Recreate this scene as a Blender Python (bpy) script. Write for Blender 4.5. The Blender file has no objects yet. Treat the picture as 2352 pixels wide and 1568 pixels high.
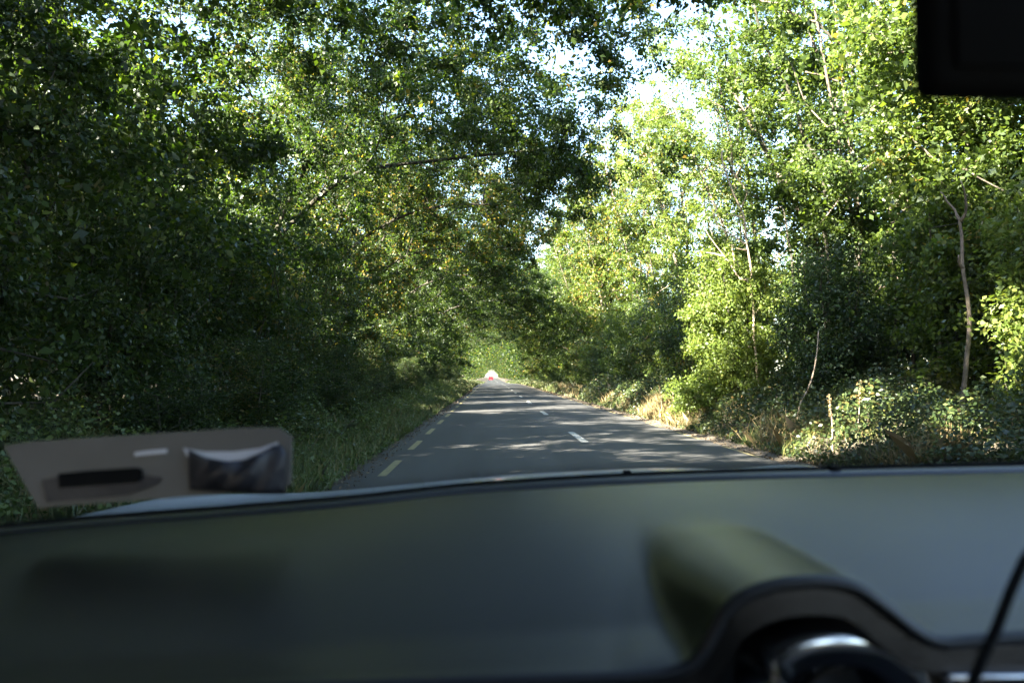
import bpy, bmesh, math, random
import numpy as np
from mathutils import Vector, Matrix

scn = bpy.context.scene
COL = scn.collection
RNG = np.random.default_rng(11)
random.seed(5)
R = math.radians

# ------------------------------------------------------------------ camera
# display pixels are those of a 2352 x 1568 view of the photograph
F = 1897.0
CAM = Vector((0.0, 0.0, 1.25))
yaw = math.atan((1176 - 1128) / F)      # camera turned a little to the right of the road
pitch = math.atan((862 - 784) / F)      # and a little up
cam_data = bpy.data.cameras.new("camera")
cam = bpy.data.objects.new("camera", cam_data)
COL.objects.link(cam)
cam.location = CAM
cam.rotation_euler = (R(90) + pitch, 0, -yaw)
cam_data.lens = 18.0
cam_data.sensor_width = 18.0 * 2352 / F
cam_data.clip_start = 0.02
cam_data.clip_end = 5000
cam_data.dof.use_dof = True
cam_data.dof.focus_distance = 24
cam_data.dof.aperture_fstop = 2.8
scn.camera = cam
CAMROT = cam.rotation_euler.to_matrix()


def ray(px, py):
    return CAMROT @ Vector(((px - 1176) / F, (784 - py) / F, -1.0))


def atY(px, py, y):
    d = ray(px, py)
    return CAM + d * (y / d.y)


# ------------------------------------------------------------------ light
AZ, EL = R(52), R(32)                   # sun behind the camera and to the left
SUN = Vector((-math.sin(AZ) * math.cos(EL), -math.cos(AZ) * math.cos(EL), math.sin(EL)))
world = bpy.data.worlds.new("World")
scn.world = world
world.use_nodes = True
nt = world.node_tree
sky = nt.nodes.new("ShaderNodeTexSky")
sky.sky_type = 'NISHITA'
sky.sun_disc = False
sky.sun_elevation = EL
sky.sun_rotation = math.pi / 2 - math.atan2(SUN.y, SUN.x)
bg = nt.nodes["Background"]
bg.inputs[1].default_value = 0.055
nt.links.new(sky.outputs[0], bg.inputs[0])
sl = bpy.data.lights.new("sun", 'SUN')
sl.energy = 5.0
sl.angle = R(0.53)
sl.color = (1.0, 0.91, 0.74)
so = bpy.data.objects.new("sun", sl)
COL.objects.link(so)
so.rotation_euler = SUN.to_track_quat('Z', 'Y').to_euler()
so.location = SUN * 60
vs = scn.view_settings
vs.view_transform = 'Standard'
vs.look = 'None'
vs.gamma = 1
vs.exposure = 4.12
scn.render.engine = 'CYCLES'
cy = scn.cycles
cy.max_bounces = 6
cy.diffuse_bounces = 2
cy.glossy_bounces = 3
cy.transmission_bounces = 4
cy.transparent_max_bounces = 8
cy.caustics_reflective = False
cy.caustics_refractive = False
cy.sample_clamp_indirect = 6
cy.use_adaptive_sampling = False
cy.use_denoising = True


# ------------------------------------------------------------------ materials
def mat(name):
    m = bpy.data.materials.new(name)
    m.use_nodes = True
    m.node_tree.nodes.clear()
    out = m.node_tree.nodes.new("ShaderNodeOutputMaterial")
    return m, m.node_tree, out


def node(t, kind, **kw):
    n = t.nodes.new(kind)
    for k, v in kw.items():
        if k in n.inputs:
            n.inputs[k].default_value = v
        else:
            setattr(n, k, v)
    return n


def ramp(t, src, stops):
    r = t.nodes.new("ShaderNodeValToRGB")
    e = r.color_ramp.elements
    while len(e) < len(stops):
        e.new(0.5)
    for el, (p, c) in zip(e, stops):
        el.position = p
        el.color = (*c, 1)
    t.links.new(src, r.inputs[0])
    return r.outputs[0]


def leaf_mat(name, stops, trans, tmix=0.45, gloss=0.014, rough=0.45):
    m, t, out = mat(name)
    geo = t.nodes.new("ShaderNodeNewGeometry")
    noise = node(t, "ShaderNodeTexNoise", Scale=0.8, Detail=2.0)
    t.links.new(geo.outputs["Position"], noise.inputs["Vector"])
    mx = node(t, "ShaderNodeMath", operation='MULTIPLY_ADD')
    t.links.new(noise.outputs["Fac"], mx.inputs[0])
    mx.inputs[1].default_value = 0.7
    mx.inputs[2].default_value = -0.35
    ad = node(t, "ShaderNodeMath", operation='ADD')
    t.links.new(geo.outputs["Random Per Island"], ad.inputs[0])
    t.links.new(mx.outputs[0], ad.inputs[1])
    oi = t.nodes.new("ShaderNodeObjectInfo")
    om = node(t, "ShaderNodeMath", operation='MULTIPLY_ADD')
    t.links.new(oi.outputs["Random"], om.inputs[0])
    om.inputs[1].default_value = 0.30
    om.inputs[2].default_value = -0.19
    a2 = node(t, "ShaderNodeMath", operation='ADD')
    t.links.new(ad.outputs[0], a2.inputs[0])
    t.links.new(om.outputs[0], a2.inputs[1])
    ad = a2
    c = ramp(t, ad.outputs[0], stops)
    c2 = ramp(t, ad.outputs[0], [(p, tuple(min(1, a * b) for a, b in zip(q, trans))) for p, q in stops])
    d = node(t, "ShaderNodeBsdfDiffuse")
    tr = node(t, "ShaderNodeBsdfTranslucent")
    g = node(t, "ShaderNodeBsdfGlossy", Roughness=rough)
    g.inputs[0].default_value = (0.9, 0.95, 1, 1)
    t.links.new(c, d.inputs[0])
    t.links.new(c2, tr.inputs[0])
    a = node(t, "ShaderNodeMixShader")
    a.inputs[0].default_value = tmix
    t.links.new(d.outputs[0], a.inputs[1])
    t.links.new(tr.outputs[0], a.inputs[2])
    fr = node(t, "ShaderNodeLayerWeight")
    fr.inputs[0].default_value = 0.25
    fm = node(t, "ShaderNodeMath", operation='MULTIPLY_ADD')
    t.links.new(fr.outputs["Fresnel"], fm.inputs[0])
    fm.inputs[1].default_value = 0.10
    fm.inputs[2].default_value = gloss
    b = node(t, "ShaderNodeMixShader")
    t.links.new(fm.outputs[0], b.inputs[0])
    t.links.new(a.outputs[0], b.inputs[1])
    t.links.new(g.outputs[0], b.inputs[2])
    t.links.new(b.outputs[0], out.inputs[0])
    return m


def surf(name, stops, rough=0.8, scale=8, detail=6, bump=0.0, bscale=None, metallic=0, spec=0.5, coat=0, coords="Position", emit=None, distort=0.0, stint=(1, 1, 1)):
    m, t, out = mat(name)
    p = node(t, "ShaderNodeBsdfPrincipled", Roughness=rough, Metallic=metallic)
    p.inputs["Specular IOR Level"].default_value = spec
    p.inputs["Coat Weight"].default_value = coat
    p.inputs["Specular Tint"].default_value = (*stint, 1)
    p.inputs["Coat Roughness"].default_value = 0.05
    if coords == "Position":
        v = t.nodes.new("ShaderNodeNewGeometry").outputs["Position"]
    else:
        v = t.nodes.new("ShaderNodeTexCoord").outputs["Object"]
    n = node(t, "ShaderNodeTexNoise", Scale=scale, Detail=detail, Distortion=distort)
    t.links.new(v, n.inputs["Vector"])
    t.links.new(ramp(t, n.outputs["Fac"], stops), p.inputs["Base Color"])
    if bump:
        n2 = node(t, "ShaderNodeTexNoise", Scale=bscale or scale * 6, Detail=4.0)
        t.links.new(v, n2.inputs["Vector"])
        b = node(t, "ShaderNodeBump", Strength=bump, Distance=0.02)
        t.links.new(n2.outputs["Fac"], b.inputs["Height"])
        t.links.new(b.outputs[0], p.inputs["Normal"])
    if emit:
        p.inputs["Emission Color"].default_value = (*emit[0], 1)
        p.inputs["Emission Strength"].default_value = emit[1]
    t.links.new(p.outputs[0], out.inputs[0])
    return m


M = {}
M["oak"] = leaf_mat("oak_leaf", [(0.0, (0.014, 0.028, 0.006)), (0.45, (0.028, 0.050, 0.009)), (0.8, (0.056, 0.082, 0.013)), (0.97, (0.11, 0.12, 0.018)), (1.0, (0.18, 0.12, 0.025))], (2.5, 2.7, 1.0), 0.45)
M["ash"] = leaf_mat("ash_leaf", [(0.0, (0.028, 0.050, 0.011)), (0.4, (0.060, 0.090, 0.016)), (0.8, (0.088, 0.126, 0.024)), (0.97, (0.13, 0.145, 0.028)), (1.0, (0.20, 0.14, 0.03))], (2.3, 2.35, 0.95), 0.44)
M["pale_sunlit"] = leaf_mat("pale_sunlit_leaf", [(0.0, (0.065, 0.095, 0.018)), (0.4, (0.088, 0.13, 0.026)), (0.8, (0.115, 0.15, 0.032)), (1.0, (0.15, 0.16, 0.04))], (2.25, 2.2, 0.95), 0.44)  # light green leaf; on the sunlit shrub and trees its paleness adds painted sunshine
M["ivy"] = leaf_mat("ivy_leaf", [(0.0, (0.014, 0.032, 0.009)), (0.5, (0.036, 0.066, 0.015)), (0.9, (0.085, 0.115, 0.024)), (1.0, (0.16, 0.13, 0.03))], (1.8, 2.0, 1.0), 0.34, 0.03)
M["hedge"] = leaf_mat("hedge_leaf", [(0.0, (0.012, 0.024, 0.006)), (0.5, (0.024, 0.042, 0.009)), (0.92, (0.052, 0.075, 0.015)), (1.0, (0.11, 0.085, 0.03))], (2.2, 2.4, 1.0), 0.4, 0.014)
M["bramble"] = leaf_mat("bramble_leaf", [(0.0, (0.018, 0.034, 0.010)), (0.5, (0.042, 0.064, 0.017)), (0.85, (0.085, 0.10, 0.026)), (1.0, (0.17, 0.11, 0.04))], (1.6, 1.8, 1.0), 0.3, 0.03)
M["weed"] = leaf_mat("weed_leaf", [(0.0, (0.045, 0.07, 0.018)), (0.5, (0.08, 0.11, 0.028)), (0.9, (0.12, 0.14, 0.045)), (1.0, (0.22, 0.17, 0.075))], (1.6, 1.8, 1.0), 0.35, 0.02)
M["grass"] = leaf_mat("grass_blade", [(0.0, (0.05, 0.08, 0.02)), (0.5, (0.085, 0.115, 0.03)), (0.8, (0.13, 0.135, 0.045)), (1.0, (0.22, 0.17, 0.075))], (1.3, 1.5, 1.0), 0.3, 0.03)
M["dry"] = leaf_mat("dry_grass_blade", [(0.0, (0.16, 0.13, 0.06)), (0.5, (0.28, 0.21, 0.10)), (1.0, (0.38, 0.29, 0.16))], (1.2, 1.2, 1.0), 0.3, 0.02)
M["litter"] = leaf_mat("litter_leaf", [(0.0, (0.05, 0.035, 0.02)), (0.6, (0.12, 0.085, 0.05)), (1.0, (0.28, 0.21, 0.13))], (1.0, 1.0, 1.0), 0.1, 0.02)
M["bark"] = surf("bark", [(0.3, (0.020, 0.018, 0.013)), (0.6, (0.045, 0.040, 0.028)), (0.8, (0.075, 0.065, 0.048))], 0.9, 9, bump=0.6, bscale=25)
M["pale_bark"] = surf("pale_bark", [(0.3, (0.08, 0.065, 0.048)), (0.6, (0.15, 0.12, 0.095)), (0.8, (0.22, 0.18, 0.145))], 0.85, 12, bump=0.4, bscale=30)
M["dead"] = surf("dead_wood", [(0.3, (0.28, 0.21, 0.15)), (0.7, (0.46, 0.37, 0.29))], 0.85, 14, bump=0.3)
M["asphalt"] = None
M["soil"] = surf("soil", [(0.3, (0.035, 0.028, 0.020)), (0.55, (0.075, 0.06, 0.042)), (0.75, (0.13, 0.105, 0.075))], 0.95, 3, 10, bump=0.8, bscale=22)
M["verge"] = surf("verge_soil", [(0.3, (0.06, 0.048, 0.035)), (0.55, (0.11, 0.088, 0.066)), (0.75, (0.19, 0.155, 0.12))], 0.95, 5, 10, bump=0.9, bscale=30)


def asphalt():
    m, t, out = mat("asphalt")
    p = node(t, "ShaderNodeBsdfPrincipled", Roughness=0.72)
    p.inputs["Specular IOR Level"].default_value = 0.45
    v = t.nodes.new("ShaderNodeNewGeometry").outputs["Position"]
    fine = node(t, "ShaderNodeTexNoise", Scale=120.0, Detail=3.0)
    big = node(t, "ShaderNodeTexNoise", Scale=0.7, Detail=5.0)
    mp = node(t, "ShaderNodeMapping")
    mp.inputs["Scale"].default_value = (1.9, 0.10, 1)
    t.links.new(v, mp.inputs[0])
    t.links.new(v, fine.inputs["Vector"])
    t.links.new(mp.outputs[0], big.inputs["Vector"])
    c1 = ramp(t, fine.outputs["Fac"], [(0.3, (0.030, 0.030, 0.032)), (0.55, (0.050, 0.050, 0.053)), (0.75, (0.10, 0.10, 0.10))])
    c2 = ramp(t, big.outputs["Fac"], [(0.3, (0.65, 0.65, 0.66)), (0.7, (1.35, 1.34, 1.3))])
    mx = node(t, "ShaderNodeMixRGB", blend_type='MULTIPLY')
    mx.inputs[0].default_value = 1
    t.links.new(c1, mx.inputs[1])
    t.links.new(c2, mx.inputs[2])
    t.links.new(mx.outputs[0], p.inputs["Base Color"])
    b = node(t, "ShaderNodeBump", Strength=0.5, Distance=0.006)
    t.links.new(fine.outputs["Fac"], b.inputs["Height"])
    t.links.new(b.outputs[0], p.inputs["Normal"])
    t.links.new(p.outputs[0], out.inputs[0])
    return m


def paint(name, col):
    """worn road paint: the asphalt shows through in specks"""
    m, t, out = mat(name)
    p = node(t, "ShaderNodeBsdfPrincipled", Roughness=0.7)
    v = t.nodes.new("ShaderNodeNewGeometry").outputs["Position"]
    n = node(t, "ShaderNodeTexNoise", Scale=22.0, Detail=8.0)
    t.links.new(v, n.inputs["Vector"])
    t.links.new(ramp(t, n.outputs["Fac"], [(0.34, (0.09, 0.088, 0.085)), (0.44, tuple(c * 0.8 for c in col)), (0.65, col)]), p.inputs["Base Color"])
    t.links.new(p.outputs[0], out.inputs[0])
    return m


M["asphalt"] = asphalt()
M["white"] = paint("white_road_paint", (0.52, 0.52, 0.50))
M["yellow"] = paint("yellow_road_paint", (0.31, 0.265, 0.13))
M["dash"] = surf("dashboard_plastic", [(0.3, (0.0032, 0.0029, 0.0027)), (0.7, (0.0042, 0.0038, 0.0035))], 0.29, 60, 3, bump=0.12, bscale=420, spec=0.48, stint=(1.0, 0.90, 0.86))
M["trim"] = surf("black_trim", [(0.3, (0.008, 0.008, 0.010)), (0.7, (0.012, 0.012, 0.014))], 0.5, 30)
M["rubber"] = surf("black_rubber", [(0.3, (0.004, 0.004, 0.004)), (0.7, (0.006, 0.006, 0.006))], 0.85, 30, spec=0.12)
M["gloss"] = surf("gloss_black", [(0.3, (0.012, 0.012, 0.014)), (0.7, (0.016, 0.016, 0.018))], 0.07, 20, spec=0.9, coat=1)
M["chrome"] = surf("satin_chrome", [(0.3, (0.62, 0.63, 0.66)), (0.7, (0.7, 0.71, 0.74))], 0.16, 20, metallic=1)
M["silver"] = surf("silver_paint", [(0.3, (0.72, 0.74, 0.76)), (0.7, (0.78, 0.80, 0.81))], 0.4, 400, 2, metallic=0.0, coat=0.6)
M["headliner"] = surf("headliner_cloth", [(0.3, (0.09, 0.088, 0.085)), (0.7, (0.12, 0.118, 0.115))], 0.95, 200)
M["seat"] = surf("dark_cloth", [(0.3, (0.015, 0.015, 0.017)), (0.7, (0.03, 0.03, 0.033))], 0.95, 120)
M["card"] = surf("beige_card", [(0.3, (0.098, 0.093, 0.088)), (0.7, (0.115, 0.109, 0.103))], 0.55, 25)
M["paper"] = surf("white_paper", [(0.3, (0.52, 0.53, 0.60)), (0.7, (0.60, 0.61, 0.66))], 0.6, 15)
M["pouch"] = surf("dark_vinyl", [(0.3, (0.007, 0.0075, 0.012)), (0.7, (0.012, 0.0125, 0.019))], 0.55, 18, bump=0.4, bscale=14, spec=0.6)
M["redpaint"] = surf("red_car_paint", [(0.3, (0.55, 0.01, 0.02)), (0.7, (0.65, 0.015, 0.03))], 0.3, 4, coat=0.8)
M["tyre"] = surf("tyre_rubber", [(0.3, (0.012, 0.012, 0.012)), (0.7, (0.02, 0.02, 0.02))], 0.9, 20)
M["taillight"] = surf("brake_light", [(0.3, (0.6, 0.01, 0.02)), (0.7, (0.7, 0.02, 0.03))], 0.2, 4, emit=((1, 0.03, 0.06), 0.3))
M["carglass"] = surf("tinted_glass", [(0.3, (0.01, 0.012, 0.014)), (0.7, (0.015, 0.017, 0.02))], 0.05, 3, spec=0.8)
M["plate"] = surf("number_plate", [(0.3, (0.6, 0.6, 0.58)), (0.7, (0.7, 0.7, 0.68))], 0.5, 5)
M["mirror"] = surf("mirror_silver", [(0.3, (0.7, 0.7, 0.72)), (0.7, (0.75, 0.75, 0.77))], 0.03, 5, metallic=1)


def pane_mat():
    m, t, out = mat("windscreen_glass")
    tr = node(t, "ShaderNodeBsdfTransparent")
    tr.inputs[0].default_value = (0.975, 0.985, 0.98, 1)
    g = node(t, "ShaderNodeBsdfGlossy", Roughness=0.02)
    lw = node(t, "ShaderNodeLayerWeight")
    pw = node(t, "ShaderNodeMath", operation='POWER')
    t.links.new(lw.outputs["Facing"], pw.inputs[0])
    pw.inputs[1].default_value = 5.0
    fr = node(t, "ShaderNodeMath", operation='MULTIPLY_ADD')
    t.links.new(pw.outputs[0], fr.inputs[0])
    fr.inputs[1].default_value = 0.5
    fr.inputs[2].default_value = 0.012
    mx = node(t, "ShaderNodeMixShader")
    t.links.new(fr.outputs[0], mx.inputs[0])
    t.links.new(tr.outputs[0], mx.inputs[1])
    t.links.new(g.outputs[0], mx.inputs[2])
    t.links.new(mx.outputs[0], out.inputs[0])
    return m


M["pane"] = pane_mat()


# ------------------------------------------------------------------ object helpers
def tag(o, label=None, cat=None, group=None, kind=None):
    if label: o["label"] = label
    if cat: o["category"] = cat
    if group: o["group"] = group
    if kind: o["kind"] = kind
    return o


def empty(name, loc=(0, 0, 0)):
    o = bpy.data.objects.new(name, None)
    COL.objects.link(o)
    o.location = loc
    o.empty_display_size = 0.3
    return o


def link(name, me, m, parent=None, loc=None):
    o = bpy.data.objects.new(name, me)
    if m is not None:
        me.materials.append(m)
    COL.objects.link(o)
    if parent is not None:
        o.parent = parent
    if loc is not None:
        o.location = loc
    return o


def dup(root, loc, rz=0.0, sc=(1, 1, 1), label=None, group=None):
    c = root.copy()
    COL.objects.link(c)
    c.location = loc
    c.rotation_euler = (0, 0, rz)
    c.scale = sc
    if label: c["label"] = label
    if group: c["group"] = group
    for ch in list(root.children):
        k = ch.copy()
        COL.objects.link(k)
        k.parent = c
    return c


def mesh_np(name, V, faces, smooth=False):
    """V (n,3); faces (m,k) same corner count"""
    me = bpy.data.meshes.new(name)
    V = np.asarray(V, dtype=np.float32)
    faces = np.asarray(faces, dtype=np.int32)
    m, k = faces.shape
    me.vertices.add(len(V))
    me.vertices.foreach_set("co", V.ravel())
    me.loops.add(m * k)
    me.loops.foreach_set("vertex_index", faces.ravel())
    me.polygons.add(m)
    me.polygons.foreach_set("loop_start", np.arange(0, m * k, k, dtype=np.int32))
    me.polygons.foreach_set("loop_total", np.full(m, k, dtype=np.int32))
    if smooth:
        me.polygons.foreach_set("use_smooth", np.ones(m, dtype=bool))
    me.update(calc_edges=True)
    return me


def norm(a):
    return a / np.maximum(np.linalg.norm(a, axis=-1, keepdims=True), 1e-9)


def leaves_mesh(name, C, size, rng, up=0.7, aspect=0.62, D=None):
    """one bent kite-shaped blade per centre"""
    n = len(C)
    if D is None:
        D = rng.normal(size=(n, 3))
        D[:, 2] = D[:, 2] * 0.5 - 0.25
    D = norm(D)
    N = rng.normal(size=(n, 3)) * 0.75
    N[:, 2] += up
    S = norm(np.cross(D, N))
    N = np.cross(S, D)
    L = (size * rng.uniform(0.6, 1.25, n))[:, None]
    W = L * aspect * rng.uniform(0.8, 1.15, n)[:, None]
    fold = W * rng.uniform(0.05, 0.3, n)[:, None]
    V = np.empty((n, 4, 3), np.float32)
    V[:, 0] = C - D * L * 0.5
    V[:, 1] = C + S * W * 0.5 + N * fold - D * L * 0.05
    V[:, 2] = C + D * L * 0.5
    V[:, 3] = C - S * W * 0.5 + N * fold - D * L * 0.05
    return mesh_np(name, V.reshape(-1, 3), np.arange(n * 4).reshape(n, 4))


def tubes_mesh(name, A, B, ra, rb, sides=6):
    """separate tapered segments, each a little longer than its bone so that bends stay closed"""
    A, B = np.asarray(A, float), np.asarray(B, float)
    d = norm(B - A)
    ext = np.minimum(np.asarray(ra), np.linalg.norm(B - A, axis=1) * 0.2)[:, None] * 0.4
    A = A - d * ext
    B = B + d * ext
    h = np.where(np.abs(d[:, 2:3]) > 0.9, np.array([[1.0, 0, 0]]), np.array([[0, 0, 1.0]]))
    u = norm(np.cross(d, h))
    v = np.cross(d, u)
    n = len(A)
    ang = np.arange(sides) / sides * 2 * math.pi
    ring = u[:, None, :] * np.cos(ang)[None, :, None] + v[:, None, :] * np.sin(ang)[None, :, None]
    V = np.concatenate([A[:, None] + ring * np.asarray(ra)[:, None, None], B[:, None] + ring * np.asarray(rb)[:, None, None]], axis=1)
    i = np.arange(sides)
    j = (i + 1) % sides
    f = np.stack([i, j, j + sides, i + sides], axis=1)
    faces = (np.arange(n)[:, None, None] * (2 * sides) + f[None]).reshape(-1, 4)
    return mesh_np(name, V.reshape(-1, 3), faces, smooth=True)


def polyline_tube(name, pts, radii, sides=10):
    """one continuous tube with closed ends"""
    pts = [Vector(p) for p in pts]
    V, faces = [], []
    bm = bmesh.new()
    rings = []
    for i, p in enumerate(pts):
        d = (pts[min(i + 1, len(pts) - 1)] - pts[max(i - 1, 0)]).normalized()
        h = Vector((1, 0, 0)) if abs(d.z) > 0.9 else Vector((0, 0, 1))
        u = d.cross(h).normalized()
        w = d.cross(u)
        r = radii[i] if hasattr(radii, "__len__") else radii
        rings.append([bm.verts.new(p + (u * math.cos(a) + w * math.sin(a)) * r) for a in [k / sides * 2 * math.pi for k in range(sides)]])
    for a, b in zip(rings, rings[1:]):
        for k in range(sides):
            bm.faces.new((a[k], a[(k + 1) % sides], b[(k + 1) % sides], b[k])).smooth = True
    bm.faces.new(rings[0][::-1])
    bm.faces.new(rings[-1])
    bmesh.ops.recalc_face_normals(bm, faces=bm.faces)
    me = bpy.data.meshes.new(name)
    bm.to_mesh(me)
    bm.free()
    return me


def resample(pts, step):
    pts = np.asarray(pts, float)
    # Catmull-Rom through the points, then even steps
    P = np.vstack([2 * pts[0] - pts[1], pts, 2 * pts[-1] - pts[-2]])
    out = []
    for i in range(1, len(P) - 2):
        n = max(2, int(np.linalg.norm(P[i + 1] - P[i]) / step))
        t = np.linspace(0, 1, n, endpoint=False)[:, None]
        out.append(0.5 * ((2 * P[i]) + (-P[i - 1] + P[i + 1]) * t + (2 * P[i - 1] - 5 * P[i] + 4 * P[i + 1] - P[i + 2]) * t ** 2 + (-P[i - 1] + 3 * P[i] - 3 * P[i + 1] + P[i + 2]) * t ** 3))
    out.append(pts[-1:])
    return np.vstack(out)


# ------------------------------------------------------------------ ground shape
XL, XR = -1.72, 4.30                    # edges of the asphalt


def sstep(a, b, x):
    t = np.clip((np.asarray(x, float) - a) / (b - a), 0, 1)
    return t * t * (3 - 2 * t)


def road_z(y):
    return -0.75 * sstep(105, 235, y)


def ground_z(x, y):
    x = np.asarray(x, float)
    y = np.asarray(y, float)
    wob = 0.06 * np.sin(y * 0.9) + 0.05 * np.sin(y * 2.3 + 1.0)
    left = 0.50 * sstep(0.25, 3.2, XL - x + wob) + 0.25 * sstep(3.2, 9, XL - x)
    right = 0.32 * sstep(0.12, 0.75, x - XR + wob) + 0.45 * sstep(0.8, 4.5, x - XR)
    bump = (0.05 * np.sin(x * 2.1 + y * 0.7) * np.sin(y * 1.3 - x)) * sstep(0.3, 1.5, np.maximum(XL - x, x - XR))
    return road_z(y) + left + right + bump


ylines = np.unique(np.concatenate([np.linspace(-60, -5, 12), np.linspace(-5, 60, 261), np.linspace(60, 240, 121), np.linspace(240, 600, 37), [800, 1200, 2000, 3500]]))
xlines = np.unique(np.concatenate([[-3000, -1200, -500, -200, -90, -45, -25], np.linspace(-16, XL, 58), np.linspace(XL, XR, 7), np.linspace(XR, XR + 1.2, 13), np.linspace(XR + 1.2, 18, 40), [25, 45, 90, 200, 500, 1200, 3000]]))


def sheet(name, xs, ys, zf, m, kind="structure"):
    X, Y = np.meshgrid(xs, ys)
    Z = zf(X, Y)
    V = np.stack([X, Y, Z], -1).reshape(-1, 3)
    nx, ny = len(xs), len(ys)
    i = np.arange(nx - 1)[None, :] + np.arange(ny - 1)[:, None] * nx
    f = np.stack([i, i + 1, i + 1 + nx, i + nx], -1).reshape(-1, 4)
    return tag(link(name, mesh_np(name, V, f, True), m), kind=kind)


sheet("ground", xlines, ylines, lambda x, y: ground_z(x, y) - 0.012, M["soil"])
# asphalt with ragged edges
ry = ylines[(ylines >= -60) & (ylines <= 600)]
V, f = [], []
for y in ry:
    e1 = 0.05 * math.sin(y * 3.1) + 0.04 * math.sin(y * 7.7 + 2)
    e2 = 0.04 * math.sin(y * 2.7 + 1) + 0.04 * math.sin(y * 6.1)
    z = float(road_z(y))
    V += [(XL + e1, y, z), (-0.4, y, z + 0.02), (1.6, y, z + 0.04), (3.2, y, z + 0.03), (XR - 0.1 + e2, y, z)]
for i in range(len(ry) - 1):
    for k in range(4):
        a = i * 5 + k
        f.append((a, a + 1, a + 6, a + 5))
tag(link("road", mesh_np("road", V, f, True), M["asphalt"]), kind="structure")


def camber(x):
    return float(np.interp(x, [XL, -0.4, 1.6, 3.2, XR - 0.1], [0, 0.02, 0.04, 0.03, 0.0]))


def dashes(name, x, w, starts, ln, m):
    V, f = [], []
    for s in starts:
        n = 4
        for k in range(n + 1):
            y = s + ln * k / n
            b = len(V)
            for xx in (x - w / 2, x + w / 2):
                V.append((xx, y, float(road_z(y)) + camber(xx) + 0.005))
            if k:
                f.append((b - 2, b - 1, b + 1, b))
    return tag(link(name, mesh_np(name, V, f), m), kind="structure")


dashes("centre_line_marking", 1.71, 0.14, [4.6 + 10.4 * k for k in range(40)], 2.7, M["white"])
dashes("edge_line_marking", -1.35, 0.11, [3.0 + 3.65 * k for k in range(70)], 1.9, M["yellow"])
dashes("edge_line_marking", 4.08, 0.07, [1.55 + 3.65 * k for k in range(70)], 2.0, M["yellow"])

# ------------------------------------------------------------------ trees
SHAFTS = []      # (point that the sun reaches, radius): gaps that the crowns leave open


def lit(px, py, y, r, tmin=3.0):
    SHAFTS.append((np.array(atY(px, py, y)), r, tmin))


lit(1665, 780, 19.5, 1.7)
lit(1640, 640, 19.0, 1.4)
lit(1570, 930, 21.0, 1.9)
lit(1690, 540, 17.5, 1.3)
lit(2010, 950, 12.0, 0.8)
lit(1950, 985, 11.5, 0.8)
lit(2250, 1020, 9.8, 0.6)
lit(1850, 1015, 12.5, 0.55)
lit(2110, 930, 12.5, 0.8)
lit(1480, 940, 24.0, 1.2)
lit(2310, 780, 10.3, 0.8)
lit(1450, 900, 30.0, 1.2)
lit(2150, 300, 14.0, 1.2)
lit(130, 880, 9.5, 0.5)
for q in [(880, 930, 16, 0.5), (945, 962, 14, 0.4), (800, 950, 13, 0.4), (1150, 985, 16, 0.35), (1350, 976, 17, 0.32), (1010, 1000, 15.5, 0.3), (1250, 942, 24, 0.5), (1100, 930, 27, 0.5), (1500, 962, 19, 0.35), (1600, 1000, 16, 0.3), (1200, 1010, 14.5, 0.22), (1420, 1000, 15.5, 0.25), (1120, 905, 40, 0.8), (1200, 910, 38, 0.8), (850, 500, 27, 2.0), (740, 430, 21, 1.5), (980, 600, 38, 2.3), (1000, 430, 25, 1.4), (640, 400, 16, 1.0), (900, 700, 30, 1.5), (790, 1010, 11.5, 0.4), (900, 1000, 12.8, 0.45), (1000, 930, 20, 0.7), (1045, 905, 28, 0.9), (1300, 960, 21, 0.4), (1180, 965, 19.5, 0.35), (1090, 1000, 15.2, 0.28), (1260, 1000, 15.4, 0.3), (1560, 985, 17, 0.35), (1430, 955, 21, 0.4), (1220, 925, 30, 0.6)]:
    lit(*q)
SV = np.array(SUN)


def keep(C):
    k = np.ones(len(C), bool)
    for p, r, tmin in SHAFTS:
        d = C - p
        t = d @ SV
        off = np.linalg.norm(d - t[:, None] * SV, axis=1)
        k &= ~((t > tmin) & (off < r * (0.75 + 0.25 * np.sin(C[:, 2] * 3 + C[:, 1] * 2))))
    return k


def corridor(C, zmin=4.3):
    """clear of the road and of the car"""
    x, z = C[:, 0], C[:, 2]
    low = zmin + 0.5 * np.sin(C[:, 1] * 0.7)
    return ~((x > -2.6) & (x < 4.7) & (z < low - 1.0 * np.clip((-x - 0.9) / 1.7, 0, 1)))


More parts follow.
